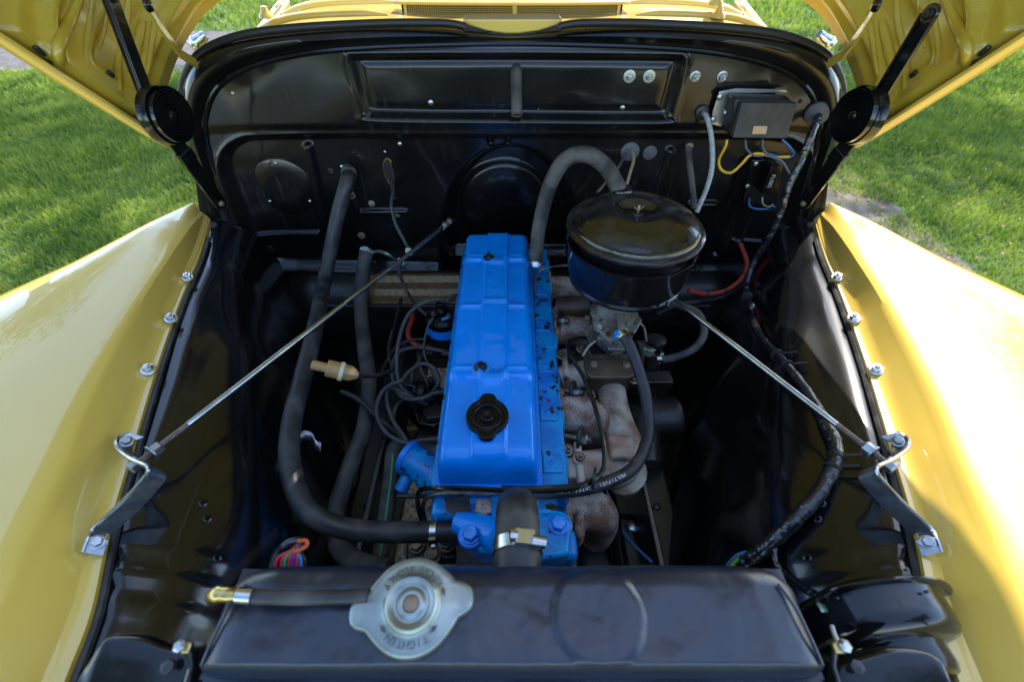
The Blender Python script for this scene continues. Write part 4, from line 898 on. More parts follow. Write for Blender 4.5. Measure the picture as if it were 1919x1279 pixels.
# ------------------------------------------------------------------ ignition
co = thing('ignition_coil', 'black ignition coil with blue clamp band left of the valve cover', 'coil', P(828, 640, h=.78))
c0 = P(829, 592, h=.715); ax = Vector((0, .1, 1)).normalized()
MB().lathe(c0-ax*.11, ax, [(.034, 0), (.036, .004), (.036, .085), (.038, .088), (.038, .094)], 40).build('can', m_blk2, co)
MB().lathe(c0-ax*.018, ax, [(.038, 0), (.041, .001), (.041, .013), (.036, .016), (.034, .018), (.030, .021), (.016, .024), (.014, .034), (.0155, .036), (.013, .040), (.0145, .043), (.012, .048), (.0125, .053), (.008, .056)], 40).build('cap_tower', m_bak, co)
MB().lathe(c0-ax*.045, ax, [(.037, 0), (.0395, .001), (.0395, .021), (.037, .022)], 40).build('clamp_band', m_blu, co)
MB().bar(P(800, 622, h=.745), P(856, 618, h=.745), .016, .008, (0, -1, .4)).build('clamp_ear', m_blu, co, bevel=.002)
for a, b in ((813, 590), (841, 594)): MB().hexhead(P(a, b, h=.703), ax, .0045, .006, 1.5).build('terminal', m_thr, co, ang=30)
MB().bar(P(828, 600, h=.70), P(840, 596, h=.70), .008, .003, ax).build('blue_connector', m_w['sky'], co)
ds = thing('distributor', 'black distributor with cluster of plug wire boots left of the valve cover', 'distributor', P(800, 760, h=.95))
d0 = P(795, 745, h=.845)
MB().lathe(d0-Vector((0, 0, .16)), (0, 0, 1), [(.03, 0), (.035, .08), (.045, .10), (.045, .125), (.05, .13), (.05, .15), (.045, .165), (.035, .172), (.012, .176)], 36).build('body', m_bak, ds)
for k in range(7):
    a = k*math.pi/3; q = d0+Vector((math.cos(a)*.034, math.sin(a)*.034, .006)) if k < 6 else d0+Vector((0, 0, .012)); MB().lathe(q, (0, 0, 1), [(.009, 0), (.0085, .018), (.0075, .026), (.005, .028)], 14).build('wire_boot', m_rub, ds)
MB().lathe(P(780, 735, h=.80), (-.4, -.4, 1), [(.022, 0), (.024, .004), (.018, .010), (.006, .012)], 24).build('cap_clip', m_bak, ds)
vp = MB(); vp.prism([P(x, y, h=.83) for x, y in ((775, 770), (800, 750), (835, 758), (838, 785), (815, 800), (785, 795))], (0, 0, -.02)); vp.build('vacuum_bracket', m_blk, ds, bevel=.003)
vp = MB(); vp.prism([P(x, y, h=.815) for x, y in ((792, 768), (820, 758), (834, 770), (828, 782), (800, 786))], (0, 0, -.014)); vp.build('vacuum_plate', m_blk2, ds, bevel=.002)
pump = thing('canister', 'round black ribbed canister below the distributor', 'canister', P(812, 835, h=.95)); MB().lathe(P(812, 830, h=.92), (0, -.1, 1), [(.05, -.1), (.05, 0), (.044, .012), (.040, .008), (.03, .012), (.01, .014)], 40).build('canister', m_blk2, pump)
grp = 'spark plug wires left of the valve cover'
WR = [
 ('thick plug wire arching from the coil tower down beside the distributor', [P(832, 566, h=.665), P(822, 562, h=.655), P(795, 568, h=.66), P(765, 592, h=.68), P(748, 640, h=.70), P(744, 690, h=.72), P(752, 725, h=.75), P(775, 745, h=.78)], .0044),
 ('plug wire coiled in a full loop above the distributor', [P(795, 750, h=.80), P(812, 735, h=.78), P(823, 712, h=.755), P(812, 690, h=.745), P(790, 683, h=.745), P(765, 700, h=.745), P(752, 715, h=.74), P(733, 722, h=.74), P(714, 740, h=.745), P(706, 775, h=.755), P(722, 810, h=.765), P(750, 828, h=.77), P(768, 832, h=.77)], .0046),
 ('lower plug wire curving from the distributor to the front spark plug', [P(800, 760, h=.80), P(770, 745, h=.77), P(735, 728, h=.76), P(725, 745, h=.76), P(735, 785, h=.77), P(755, 815, h=.775), P(766, 830, h=.78), P(790, 826, h=.78), P(826, 824, h=.78)], .0046),
 ('plug wire running straight right to the middle spark plug under the valve cover', [P(745, 735, h=.77), P(760, 748, h=.765), P(790, 748, h=.76), P(815, 738, h=.76), P(842, 736, h=.76)], .0048),
 ('plug wire passing below the coil to a rear spark plug', [P(742, 668, h=.77), P(755, 657, h=.765), P(785, 652, h=.76), P(820, 657, h=.76), P(848, 664, h=.76)], .0048),
 ('plug wire dropping beside the others at the far left of the distributor', [P(742, 668, h=.77), P(735, 690, h=.77), P(738, 715, h=.77), P(752, 735, h=.78), P(780, 745, h=.80)], .0044),
 ('short plug wire rising behind the ignition coil to the cylinder head', [P(836, 570, h=.70), P(842, 560, h=.69), P(852, 555, h=.69), P(866, 555, h=.70)], .0044),
 ('thin plug wire in the middle of the distributor cluster', [P(784, 664, h=.79), P(788, 690, h=.78), P(800, 715, h=.79), P(803, 735, h=.82)], .0038),
 ('thin plug wire left of the middle one in the distributor cluster', [P(795, 664, h=.79), P(778, 690, h=.78), P(772, 715, h=.79), P(782, 738, h=.82)], .0038),
]
WR += [('long plug wire sweeping from the distributor down past the blue elbow', [P(770, 745, h=.80), P(745, 760, h=.79), P(738, 790, h=.79), P(752, 820, h=.79), P(770, 850, h=.79), P(762, 880, h=.80)], .0042),
 ('thin dark lead from the coil down to the distributor side', [P(812, 596, h=.70), P(800, 620, h=.72), P(795, 660, h=.76), P(806, 690, h=.78), P(820, 720, h=.80)], .0026),
 ('loose thin lead curling at the left of the distributor', [P(735, 620, h=.82), P(728, 660, h=.82), P(740, 700, h=.80), P(765, 722, h=.79), P(790, 724, h=.79)], .0028),
 ('black lead from the frame rail up to the coil', [P(715, 700, h=.88), P(735, 660, h=.84), P(765, 640, h=.80), P(800, 636, h=.78)], .0035)]
for lb, pts, r in WR: wire('spark_plug_wire', lb, pts, r, m_plug, 'wire', grp, n=10, seg=10)
for a, b in ((842, 664), (838, 736), (822, 824)):
    q = P(a, b, h=.757); o = MB().tube([q+Vector((-.016, 0, 0)), q+Vector((.012, 0, 0))], [.0062, .0075], 12).build('plug_boot', m_rub); tag(o, {842: 'rubber boot on the rear visible spark plug below the coil', 838: 'rubber boot on the middle spark plug beside the distributor', 822: 'rubber boot on the front spark plug by the blue elbow'}[a], 'boot', 'spark plug boots')
wire('battery_cable', 'red battery cable bending down left of the ignition coil', [P(776, 575, h=.83), P(772, 600, h=.83), P(765, 622, h=.83), P(768, 635, h=.835), P(778, 646, h=.84), P(800, 652, h=.85), P(815, 654, h=.85)], .0068, m_red, 'cable')
rc = thing('battery_cable', 'red battery cable hanging in a curve right of the air cleaner', 'cable', P(1395, 460, Y=1.05))
cr = crom([P(1388, 458, Y=1.065), P(1397, 480, Y=1.03), P(1400, 500, Y=1.0), P(1388, 525, Y=.97), P(1360, 545, Y=.95), P(1325, 552, Y=.94), P(1290, 545, Y=.93)], 8)
MB().tube(cr, .0062, 12).build('cable', m_red, rc)
for f in (.45, .68, .85):
    i = int(f*(len(cr)-1)); MB().lathe(cr[i], cr[i+1]-cr[i-1], [(.0068, -.002), (.0078, -.0015), (.0078, .0015), (.0068, .002)], 14).build('tie_band', m_pla, rc)
wire('ground_cable', 'black cable hanging just below the red cable right of the air cleaner', [P(1402, 510, Y=1.0), P(1390, 535, Y=.97), P(1355, 556, Y=.95), P(1310, 566, Y=.93), P(1270, 572, Y=.9), P(1230, 590, Y=.87)], .006, m_rub, 'cable')
wire('control_cable', 'thin dark cable from the oval firewall port down to the brace rod', [P(735, 340, Y=1.07), P(737, 360, Y=1.03), P(734, 385, Y=1.0), P(742, 420, Y=.98), P(760, 455, Y=.95), P(768, 475, Y=.93), P(752, 492, Y=.91), P(750, 515, Y=.90), P(765, 550, Y=.88), P(780, 572, h=.70), P(800, 592, h=.705)], .0042, m_rub, 'cable')
wire('heater_pipe', 'short pale pipe leaving the lower heater outlet on the firewall', [P(692, 476, Y=1.03), P(710, 472, Y=1.02), P(728, 478, Y=1.01), P(745, 490, Y=1.02)], .0048, m_zinc, 'pipe')
for a, b, lb in ((767, 472, 'upper cream zip tie on the left brace rod'), (752, 491, 'lower cream zip tie on the left brace rod')):
    c = P(a, b, Y=.925); tag(MB().lathe(c, (P(848, 414, Y=1.035)-P(256, 872, h=.548)), [(.009, -.002), (.0102, -.0018), (.0102, .0018), (.009, .002)], 16).build('cable_tie', m_cream), lb, 'cable tie', 'cream ties on the brace rod')
wire('fuel_line', 'black hose crossing from under the amber filter towards the distributor', [P(640, 735, h=.80), P(670, 748, h=.80), P(700, 775, h=.80), P(730, 800, h=.80), P(757, 824, h=.80)], .0060, m_rub, 'hose')
# amber inline filter / connector
c1, c2 = P(584, 684, h=.598), P(670, 704, h=.63); ax = (c2-c1).normalized(); L = (c2-c1).length
ft = thing('inline_filter', 'small amber plastic inline filter beside the long heater hose', 'filter', c1)
MB().lathe(c1, ax, [(.0082, 0), (.0088, .001), (.0088, .027), (.0095, .028)], 24).build('nozzle', m_amb, ft)
MB().lathe(c1+ax*.026, ax, [(.0145, 0), (.0155, .001), (.0155, L-.05), (.015, L-.048)], 28).build('barrel', m_amb, ft)
MB().lathe(c1+ax*(L-.032), ax, [(.016, 0), (.0175, .001), (.0175, .007), (.016, .008)], 28).build('collar', m_cream, ft)
MB().lathe(c1+ax*(L-.024), ax, [(.0145, 0), (.0145, .012), (.0085, .022), (.006, .026)], 8).build('end_cap', m_amb, ft, ang=30)
MB().tube(crom([c2, P(690, 705, h=.69), P(712, 704, h=.71), P(735, 695, h=.74)], 5), .005, 10).build('lead', m_rub, ft)
# speedometer style grey cable, brown pipe and grommet cables on the right of the firewall
wire('speedometer_cable', 'pale grey ribbed cable curving from the firewall grommet to behind the air cleaner', [P(1317, 210, Y=1.055), P(1326, 222, Y=1.02), P(1334, 260, Y=1.0), P(1335, 310, Y=.98), P(1326, 350, Y=.96), P(1306, 398, Y=.94)], .0055, m_cbl, 'cable', seg=12)
wire('brake_pipe', 'brown grey straight hose descending behind the right of the air cleaner', [P(1291, 278, Y=1.065), P(1292, 300, Y=1.04), P(1297, 340, Y=1.02), P(1302, 390, Y=1.0)], .0072, m_rub2, 'pipe')
wire('choke_cable', 'pale straight cable from the grey grommet to the breather hose', [P(1172, 291, Y=1.065), P(1155, 320, Y=1.02), P(1120, 360, Y=.95)], .0032, m_zinc, 'cable')
wire('throttle_cable', 'tan curved cable from the grey grommet down behind the air cleaner', [P(1186, 284, Y=1.065), P(1188, 300, Y=1.04), P(1182, 322, Y=1.02), P(1174, 350, Y=1.0)], .0036, m_w['tan'], 'cable')

# ------------------------------------------------------------------ ignition module and relay
im = thing('ignition_module', 'black electronic ignition box on an alloy bracket at the upper right of the firewall', 'module', P(1420, 215, Y=1.0))
MB().prism([P(x, y, Y=1.035) for x, y in ((1349, 172), (1380, 166), (1472, 168), (1478, 173), (1382, 176), (1376, 190), (1370, 215), (1352, 238), (1333, 233), (1336, 210))], (0, .004, 0)).build('bracket', m_zinc, im, bevel=.0008)
b0 = [P(x, y, Y=.975) for x, y in ((1391, 193), (1495, 194), (1475, 260), (1373, 259))]; MB().prism(b0, (0, .014, 0)).build('box_front', m_mod, im, bevel=.002)
b1 = [P(x, y, Y=.992) for x, y in ((1378, 186), (1487, 188), (1472, 256), (1366, 254))]; MB().prism(b1, (0, .040, 0)).build('box_body', m_pla, im, bevel=.005)
MB().prism([P(x, y, Y=.9735) for x, y in ((1413, 237), (1439, 237), (1436, 252), (1410, 252))], (0, .002, 0)).build('tan_label', m_tan, im, bevel=.0006)
for a, b in ((1349, 182), (1337, 224), (1362, 212)): MB().lathe(P(a, b, Y=1.034), NF, [(.0065, 0), (.006, .003), (.003, .0045), (.001, .0045)], 16).build('screw', m_zinc, im)
rl = thing('fuse_box', 'small black fuse box with white lettering below the ignition module', 'fuse box', P(1430, 340, Y=1.03))
MB().prism([P(x, y, Y=1.055) for x, y in ((1410, 300), (1470, 300), (1455, 385), (1392, 385))], (0, .004, 0)).build('base', m_fw, rl, bevel=.002)
MB().prism([P(x, y, Y=1.02) for x, y in ((1446, 312), (1466, 312), (1450, 364), (1425, 364))], (0, .036, 0)).build('cover', m_bak, rl, bevel=.004)
xa = (P(1430, 362, Y=1.02)-P(1449, 314, Y=1.02)); text_mb('FUSES', .0125, frame(P(1446, 340, Y=1.0192), (.42*0+xa.x, 0, xa.z), (1, 0, -.3)), ext=.0003).build('lettering', m_wht, rl, smooth=False)
for a, b in ((1417, 307), (1401, 349)): MB().lathe(P(a, b, Y=1.053), NF, [(.0058, 0), (.0055, .003), (.002, .004)], 16).build('screw', m_zinc, rl)
wg = 'module wires on the firewall'
wire('module_wire', 'bright yellow wire drooping from the ignition module', [P(1363, 262, Y=1.0), P(1360, 275, Y=1.0), P(1348, 300, Y=1.01), P(1352, 318, Y=1.01), P(1370, 324, Y=1.0), P(1390, 308, Y=1.0), P(1405, 292, Y=1.0), P(1425, 288, Y=1.0), P(1450, 294, Y=1.0), P(1480, 294, Y=1.0)], .0030, m_w['yellow'], 'wire', wg)
wire('module_wire', 'blue wire at the right under the ignition module', [P(1466, 262, Y=.99), P(1480, 275, Y=.99), P(1488, 290, Y=1.0), P(1470, 296, Y=1.0), P(1440, 288, Y=1.0)], .0024, m_w['blue'], 'wire', wg)
wire('module_wire', 'leftmost grey wire under the ignition module', [P(1397, 262, Y=.99), P(1400, 280, Y=.99), P(1415, 292, Y=1.0), P(1432, 292, Y=1.0)], .0024, m_w['grey'], 'wire', wg)
wire('module_wire', 'long grey wire from the module joining the taped harness', [P(1429, 262, Y=.99), P(1431, 280, Y=.99), P(1442, 292, Y=.99), P(1465, 302, Y=.985), P(1480, 325, Y=.98), P(1484, 332, Y=.98)], .0026, m_w['grey'], 'wire', wg)
wire('fuse_wire', 'short blue wire below the fuse box', [P(1405, 372, Y=1.03), P(1405, 386, Y=1.03), P(1418, 392, Y=1.02), P(1440, 392, Y=1.02), P(1452, 388, Y=1.0)], .0022, m_w['blue'], 'wire', wg)
wire('fuse_wire', 'short tan wire below the fuse box', [P(1429, 370, Y=1.02), P(1430, 382, Y=1.01), P(1440, 388, Y=1.0), P(1450, 384, Y=1.0)], .0020, m_w['tan'], 'wire', wg)
hn = thing('wiring_harness', 'shiny tape wrapped wiring harness running down the right side of the bay', 'harness', P(1532, 215, Y=1.04))
HN = [P(1534, 218, Y=1.035), P(1522, 250, Y=1.0), P(1502, 300, Y=.985), P(1478, 350, Y=.97), P(1462, 400, Y=.96), P(1445, 440, Y=.955), P(1415, 490, Y=.95), P(1402, 525, Y=.93), P(1400, 552, Y=.90), P(1408, 575, h=.665)]+[PS(a, b, 1, .016) for a, b in ((1420, 600), (1440, 645), (1475, 690), (1512, 740), (1545, 800), (1566, 860), (1545, 930), (1500, 985), (1450, 1035), (1412, 1062))]
q = crom(HN, 14); MB().tube(q, [(.0082+.0005*math.sin(i*.9)+.0005*math.sin(i*2.3+1))*(1.25 if i/len(q) > .72 else 1) for i in range(len(q))], 12).build('taped_loom', m_tape, hn, ang=60)
for f in (.42, .435, .62, .64, .80, .815):
    i = int(f*(len(q)-1)); c = q[i]; ax = (q[i+1]-q[i-1]).normalized(); k = MB().lathe(c, ax, [(.0108, -.002), (.0122, -.0018), (.0122, .0018), (.0108, .002)], 14)
    k.bar(c+Vector((.008, 0, .006)), c+Vector((.03, -.004, .014)), .004, .0012, (0, 0, 1)); k.build('cable_tie', m_pla, hn, smooth=False)
for c, dx, dy in (('sky', 0, -3), ('lime', 3, 2), ('purple', -2, 0)):
    MB().tube(crom([PS(1424+dx, 1046+dy, 1, .018), PS(1402+dx, 1054+dy, 1, .02), PS(1384+dx, 1072+dy, 1, .02)], 5), .0032, 8).build('loose_wire', m_w[c], hn)
hw = thing('horn_wiring', 'thin taped branch of green and white wires leading to the horn', 'wiring', P(1545, 1140, h=.6))
MB().tube(crom([PS(1463, 1030, 1, .012), PS(1466, 1065, 1, .012), PS(1490, 1090, 1, .012), P(1520, 1115, h=.58)], 7), [.0042+.0005*math.sin(i*1.7) for i in range(22)], 10).build('taped_branch', m_tape, hw)
for c, o in (('green', 2), ('white', -4)): MB().tube(crom([P(1518+o, 1113, h=.60), P(1534+o, 1128, h=.585), P(1546+o, 1146, h=.57)], 5), .0022, 8).build('loose_wire', m_w[c], hw)
MB().tube(crom([P(1560, 1176, h=.55), P(1566, 1195, h=.54), P(1578, 1218, h=.53)], 5), .0024, 8).build('loose_wire', m_w['white'], hw)
cw2 = thing('wire_bundle', 'bundle of multicoloured wires rising behind the left end of the radiator', 'wires', P(545, 1060, h=.7))
MB().tube(crom([P(512, 1068, h=.68), P(520, 1040, h=.67), P(538, 1022, h=.66), P(556, 1016, h=.66), P(572, 1020, h=.66)], 6), .007, 10).build('sleeve', m_tape, cw2)
for i, (c, a) in enumerate((('red', 520), ('red', 530), ('green', 536), ('red', 544), ('purple', 551), ('sky', 566), ('red', 558), ('black', 571), ('purple', 562))):
    MB().tube(crom([P(556+i*1.5, 1024, h=.655), P(545+i*2.4, 1034, h=.645), P(a, 1050, h=.645), P(a-2, 1078, h=.66)], 6), .0026, 8).build('loose_wire', m_w[c], cw2)
MB().tube(crom([P(560, 1016, h=.65), P(574, 1015, h=.645), P(575, 1024, h=.645), P(560, 1034, h=.64), P(550, 1036, h=.645)], 6), .0030, 8).build('loose_wire', m_w['orange'], cw2)

# ------------------------------------------------------------------ chassis in the depth of the bay
for s in (-1, 1):
    lb = 'left' if s < 0 else 'right'
    fr = thing('frame_rail', f'black {lab if False else lb} frame rail deep beside the engine', 'frame rail', V(s*.30, .5, 1.1), 'frame rails')
    MB().box(V(s*.325, .5, 1.04), (.075, 1.7, .14)).build('rail', m_blk2, fr, bevel=.01)
    MB().box(V(s*.285, .5, 1.115), (.02, 1.7, .02)).build('flange', m_blk2, fr, bevel=.003)
    for Y in (.3, .45, .62, .8): MB().lathe(V(s*.32, Y, .97), (0, 0, 1), [(.009, 0), (.008, .005), (.003, .007)], 12).build('rivet', m_blk2, fr)
for Y, h, lb in ((.25, 1.02, 'black front crossmember under the engine'), (.93, .97, 'black rear crossmember under the firewall')):
    o = MB().box(V(0, Y, h), (.62, .09, .07)).build('crossmember', m_blk2, bevel=.01); tag(o, lb, 'crossmember')
st = thing('steering_column', 'dark blue black steering tube angling down at the right front of the engine', 'steering tube', P(1150, 1040, h=.95))
MB().tube([P(1128, 880, h=.86), P(1165, 1065, h=.95)], .017, 20).build('tube', m_blk, st)
sb = thing('steering_box', 'oily black steering box low at the right front', 'steering box', P(1150, 1020, h=1.0)); MB().box(P(1140, 1030, h=.99), (.14, .14, .06)).build('case', m_blk2, sb, bevel=.02)
MB().lathe(P(1185, 990, h=.96), (0, 0, 1), [(.012, 0), (.012, .01), (.006, .012)], 6).build('cover_bolt', m_zinc, sb)
wire('thin_wire', 'thin blue black wire trailing from the steering box toward the radiator', [P(1153, 958, h=.92), P(1160, 985, h=.92), P(1185, 1020, h=.90), P(1222, 1055, h=.88)], .0030, m_w['blue'])
gn = thing('generator', 'round black generator low to the right of the manifold', 'generator', P(1245, 780, h=.95))
MB().lathe(P(1262, 785, h=.93), (-1, -.1, .05), [(.05, -.005), (.058, 0), (.058, .02), (.055, .025), (.055, .09), (.03, .1)], 36).build('case', m_blk2, gn)
MB().lathe(P(1200, 800, h=.93), (0, 1, .2), [(.045, -.1), (.045, .1)], 30).build('housing', m_blk2, gn)
rp = thing('exhaust_pipe', 'rusty dark exhaust pipe dropping below the manifold', 'exhaust', V(.17, .5, 1.1)); MB().tube(crom([V(.17, .62, .80), V(.175, .64, .95), V(.18, .75, 1.15), V(.18, 1.0, 1.25)], 6), .032, 20).build('pipe', m_cast, rp)
dk = thing('inner_panel', 'long black sheet panel standing low beside the right frame rail', 'panel', V(.3, .4, 1.0)); MB().box(V(.265, .5, .96), (.012, .95, .17), Matrix.Rotation(.12, 3, 'Y')).build('sheet', m_blk2, dk, bevel=.003)
dk = thing('inner_panel', 'long black sheet panel standing low beside the left frame rail', 'panel', V(-.3, .4, 1.0)); MB().box(V(-.275, .5, .95), (.012, .95, .17), Matrix.Rotation(-.12, 3, 'Y')).build('sheet', m_blk2, dk, bevel=.003)
for s in (-1, 1):
    o = MB().grid([[V(s*a, Y, h) for a, h in ((.36, 1.12), (.42, 1.09), (.52, 1.05), (.74, .98))] for Y in np.linspace(-.1, 1.12, 12)]).build('splash_pan', m_blk2, solid=.003)
    tag(o, f"dark splash pan closing the bottom of the bay outside the {'left' if s < 0 else 'right'} frame rail", 'splash pan')
# clutter at the front left foot of the engine
em = thing('engine_mount', 'grimy engine mount with brassy bolts low at the front left of the engine', 'engine mount', P(800, 1020, h=.95))
MB().prism([P(x, y, h=.88) for x, y in ((765, 985), (850, 985), (856, 1050), (760, 1052))], (0, 0, -.03)).build('bracket', m_blk2, em, bevel=.006)
for a, b in ((782, 1024), (838, 1022), (812, 1042)): MB().hexhead(P(a, b, h=.875), (0, -.1, 1), .012, .010, 1.3).build('bolt', m_brz, em, ang=30)
MB().lathe(P(815, 978, h=.87), (0, -.2, 1), [(.03, -.02), (.031, .0), (.02, .006), (.008, .008)], 24).build('pale_cap', m_carb, em)
bx = thing('gearbox_cover', 'brown dusty casting glimpsed left of the engine below the plug wires', 'casting', P(775, 800, h=1.05))
MB().box(P(780, 790, h=1.0), (.07, .10, .06)).build('casting', m_toe, bx, bevel=.012)
dt = thing('dipstick', 'thin steel dipstick tube left of the valve cover', 'dipstick', P(722, 700, h=.9)); MB().tube(crom([P(752, 560, h=.74), P(738, 620, h=.82), P(725, 700, h=.92), P(715, 780, h=1.0)], 5), .0045, 8).build('tube', m_blk2, dt)
# spring clip on the left apron
q = [P(x, y, h=.74) for x, y in ((562, 815), (570, 808), (585, 812), (592, 826), (602, 830))]; o = MB().grid([[p for p in crom(q, 4)], [p+Vector((0, -.014, -.012)) for p in crom(q, 4)]]).build('hose_clip', m_zinc, solid=.0016); tag(o, 'small bent metal hose clip on the left apron wall', 'clip')
# front wheels low inside the fenders
# ------------------------------------------------------------------ radiator
ra = thing('radiator', 'satin black radiator top tank with round embossed pad across the bottom of the view', 'radiator', V(0, .1, .9))
RH = .46; rows = []
def rad_h(x, Y):
    ex = max(0, abs(x)-.236)/.039; ey = max(0, Y-.134)/.029 if Y > .1 else max(0, .079-Y)/.008
    e = math.hypot(ex, ey); h = RH+.030*(1-math.sqrt(max(0, 1-min(e, 1)**2)))
    r = math.hypot(x-.0770, Y-.113); h -= .0034*sst(.0450, .0350, r); h += .0003*math.exp(-((r-.0435)/.0022)**2)
    h += .0035*noise.noise(Vector((x*9, Y*11, 3)))+.0018*noise.noise(Vector((x*26, Y*30, 8)))+.0004*noise.noise(Vector((x*90, Y*90, 8)))
    h += .003*sst(.22, .25, abs(x))
    return h
ys = [.071+.092*k/150 for k in range(151)]
for k, Y in enumerate(ys):
    rows.append([V(x*.275, Y, rad_h(x*.275, Y)) for x in [math.sin(math.pi/2*(-1+2*i/440))*.35+(-1+2*i/440)*.65 for i in range(441)]])
lastr = rows[-1]; rows.append([p+Vector((0, .002, -.04)) for p in lastr]); rows.append([p+Vector((0, .002, -.30)) for p in lastr])
first = rows[0]; rows.insert(0, [p+Vector((0, -.001, -.008)) for p in first]); rows.insert(0, [p+Vector((0, -.001, -.25)) for p in first])
mbr = MB().grid(rows)
for s in (-1, 1):
    i = 0 if s < 0 else 440
    col_ = [r[i] for r in rows[2:-2]]; mbr.grid([col_, [p+Vector((s*.012, 0, -.035)) for p in col_], [p+Vector((s*.012, 0, -.36)) for p in col_]])
mbr.build('top_tank', m_rad, ra, ang=50)
# front scalloped flange
fl = MB(); pts = []
for i in range(121):
    x = -.27+.54*i/120; sc = .5+.5*math.cos((x+.03)*2*math.pi/.118); pts.append((x, .0655-.008*sst(.25, .9, sc)))
fl.grid([[V(x, .0735, .4905) for x, y in pts], [V(x, y, .489) for x, y in pts], [V(x, y-.001, .50) for x, y in pts]]); fl.build('front_flange', m_rad, ra)
MB().box(V(0, .10, .85), (.50, .06, .70)).build('core', m_blk2, ra)
MB().box(V(0, .05, .53), (.56, .045, .04)).build('front_channel', m_dark, ra, bevel=.003)
MB().box(V(.103, .118, .4565), (.0022, .007, .002)).build('paint_chip', m_tan, ra)
# side seams
for s in (-1, 1):
    MB().tube(crom([V(s*.250, .140, .463), V(s*.258, .12, .464), V(s*.262, .095, .466), V(s*.266, .078, .472)], 6), .0016, 8).build('side_seam', m_rad, ra)
# filler neck + cap
cc = V(-.0885, .1185, .452)
tilt = Vector((.02, -.05, 1)).normalized()
MB().lathe(cc-tilt*.012, tilt, [(.033, -.006), (.032, .010), (.030, .012)], 40).build('filler_neck', m_rad, ra)
ang0 = math.radians(8)
def ctab(a, r):
    k = max(0, math.cos(a-ang0)**2-.86)/.14; k = k*k*(3-2*k); k2 = max(0, math.cos(a-ang0)**2-.45)/.55
    return 1+(.26*k+.10*k2*k2) if r > .033 else 1
cpm = MB().lathe(cc, tilt, [(.0375, -.008), (.0392, -.0075), (.0402, -.004), (.0400, .0), (.0395, .0030), (.0375, .0046), (.0335, .0048), (.0258, .0050), (.0242, .0066), (.0228, .0100), (.0208, .0112), (.0180, .0104), (.0160, .0080), (.0138, .0076), (.0122, .0084), (.0108, .0102), (.0085, .0106), (.0075, .0102), (.0068, .0088), (.0062, .0088)], 120, ref=(1, 0, 0), shape=ctab)
rcp = cpm.build('radiator_cap', m_cap, ra, ang=45)
MB().lathe(cc, tilt, [(.0066, .007), (.0066, .0096), (.005, .0103), (.0005, .0104)], 28).build('centre_rivet', m_brz, rcp)
tx = MB()
def arc_text(txt, a0, a1, r, size, out):
    n = len(txt)
    for i, ch in enumerate(txt):
        if ch == ' ': continue
        a = a0+(a1-a0)*(i/(n-1)); e = Vector((math.cos(a), math.sin(a), 0)); y = e*out; x = y.cross(Vector((0, 0, 1)))
        q = cc+e*r+tilt*(.0049+0); q.z = cc.z+.0049-(e*r).dot(Vector((tilt.x, tilt.y, 0))); text_mb(ch, size, frame(q, x, y), tx, ext=.0006)
rd_ = math.radians
# seen from the firewall side: REMOVE SLOWLY below, TIGHTEN above, ALWAYS arrows left out
arc_text('REMOVE', rd_(36), rd_(80), .0290, .0086, -1)
arc_text('SLOWLY', rd_(97), rd_(150), .0290, .0086, -1)
arc_text('TIGHTEN', rd_(-60), rd_(-122), .0300, .0084, 1)
for a in (20, -42, 166, -140):
    e = Vector((math.cos(rd_(a)), math.sin(rd_(a)), 0)); t_ = Vector((-e.y, e.x, 0)); q = cc+e*.029+Vector((0, 0, .0052)); tx.add([q-t_*.004, q+t_*.001+e*.0018, q+t_*.005, q+t_*.001-e*.0018, q+Vector((0, 0, .0006))], [(0, 1, 4), (1, 2, 4), (2, 3, 4), (3, 0, 4)])
m_capd = mat('pressed_lettering_zinc', (.10, .11, .105), (.16, .17, .165), ns=80, rough=.5, metal=.8)
tx.build('lettering', m_capd, rcp, smooth=False)
# overflow pipe and hose lying on the tank
oh = thing('overflow_hose', 'black overflow hose with brass end lying along the left of the radiator tank', 'hose', P(430, 1118, h=.45))
q = crom([P(690, 1118, h=.447), P(640, 1121, h=.448), P(560, 1122, h=.448), P(500, 1121, h=.447), P(468, 1119, h=.447)], 6); MB().tube(q, .0062, 14).build('hose', m_rub, oh)
MB().tube([P(474, 1119, h=.446), P(446, 1117, h=.445)], .0068, 16).build('ferrule', m_chr, oh)
MB().tube(crom([P(448, 1117, h=.446), P(425, 1116, h=.446), P(408, 1116, h=.450), P(402, 1120, h=.465)], 5), [.0055]*3+[.0065]*5+[.0075]*8, 14).build('brass_end', m_brass, oh)
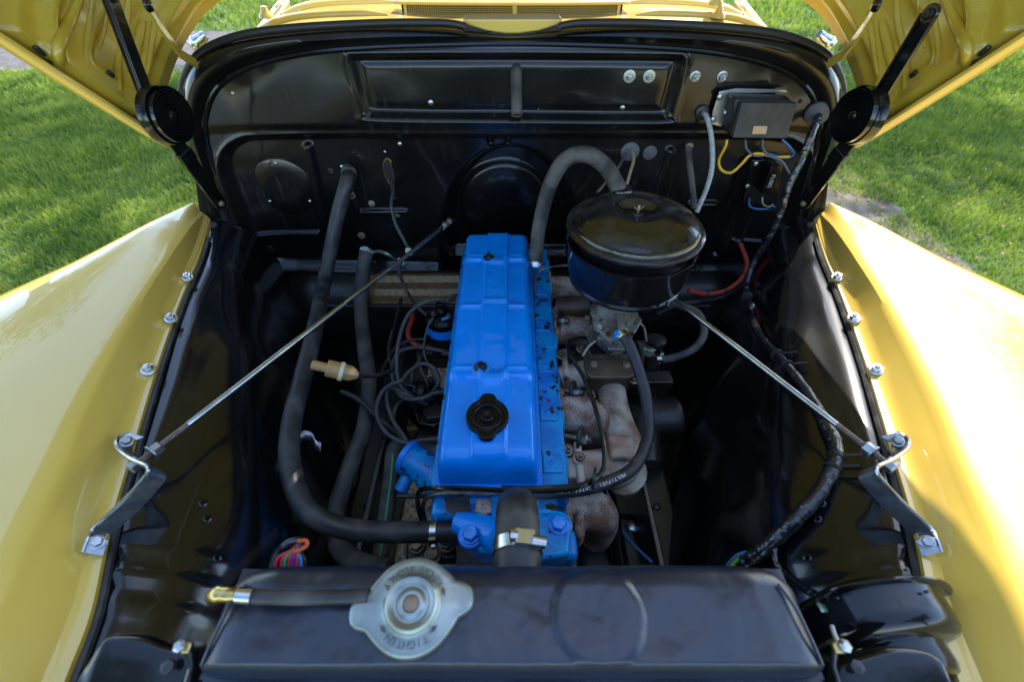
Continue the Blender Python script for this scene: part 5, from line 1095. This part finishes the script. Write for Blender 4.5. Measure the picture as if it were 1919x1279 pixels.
# radiator support brackets, bottom corners
for s, lb in ((-1, 'left'), (1, 'right')):
    MX = (lambda a: a) if s < 0 else (lambda a: 1921-a)
    rs = thing('support_bracket', f'curved black radiator support bracket at the bottom {lb} corner', 'bracket', P(MX(250), 1260, h=.5), 'radiator support brackets')
    up = [(120, 1320, .50), (160, 1255, .495), (188, 1212, .487), (206, 1200, .485), (262, 1201, .487), (300, 1216, .490), (345, 1228, .495), (356, 1240, .498), (350, 1310, .505)]
    if s > 0: up = [(a, b, h) for a, b, h in ((138, 1330, .50), (142, 1290, .495), (152, 1248, .49), (185, 1228, .487), (245, 1222, .487), (290, 1234, .49), (335, 1250, .495), (352, 1262, .50), (352, 1310, .505))]
    top = crom([P(MX(a), b, h=h) for a, b, h in up], 3); rows = [[p+Vector((0, .006, -.012)) for p in top], [p+Vector((0, .002, -.001)) for p in top], top]
    for dy, dz in ((-.002, -.0002), (-.015, -.004), (-.030, -.010), (-.048, -.018), (-.054, -.03), (-.055, -.3)): rows.append([p+Vector((0, dy, dz)) for p in top])
    MB().grid(rows).build('plate', m_fw, rs, ang=50)
    MB().box(P(MX(348), 1216, h=.476), (.012, .009, .006)).build('clip', m_brass, rs, bevel=.002)
    MB().lathe(P(MX(340), 1214, h=.474), (0, 0, 1), [(.0055, 0), (.0055, .004), (.003, .006)], 6).build('nut', m_zinc, rs, ang=30)
    MB().tube([P(MX(358), 1218, h=.478), P(MX(360), 1250, h=.485), P(MX(345), 1300, h=.49)], .0025, 8).build('edge_strip', m_blk, rs)
    MB().lathe(P(MX(318), 1252, h=.484), (0, -.2, 1), [(.0065, 0), (.006, .004), (.003, .005)], 6).build('bolt', m_blk2, rs, ang=30)

# ------------------------------------------------------------------ horn
hr = thing('horn', 'round black disc horn with wide mounting rim at the lower right', 'horn', V(.415, .13, .62))
hc = V(.424, .158, .618); hax = Vector((.04, -1, .10)).normalized()
MB().lathe(hc, hax, [(.001, -.018), (.06, -.014), (.082, -.004), (.090, -.001), (.0935, .001), (.0935, .003), (.090, .0042), (.083, .004), (.0815, .008), (.0812, .026), (.079, .036), (.073, .043), (.064, .046), (.058, .048), (.0565, .052), (.056, .066), (.053, .073), (.045, .077), (.001, .080)], 96, shape=lambda a, r: 1+(.10*max(0, math.cos(a*1-math.radians(95)))**60+.06*max(0, math.cos(a-math.radians(265)))**50 if r > .0895 else 0)).build('shell', m_blk, hr, ang=40)
MB().hexhead(hc+hax*.08, hax, .010, .008, 1.3).build('adjuster', m_blk2, hr, ang=30)
for k in range(6):
    a = k*math.pi/3+.3; e = Vector((math.cos(a), 0, math.sin(a))); MB().lathe(hc+e*.0865+hax*.004, hax, [(.003, 0), (.0025, .002), (.001, .0025)], 10).build('rivet', m_blk2, hr)
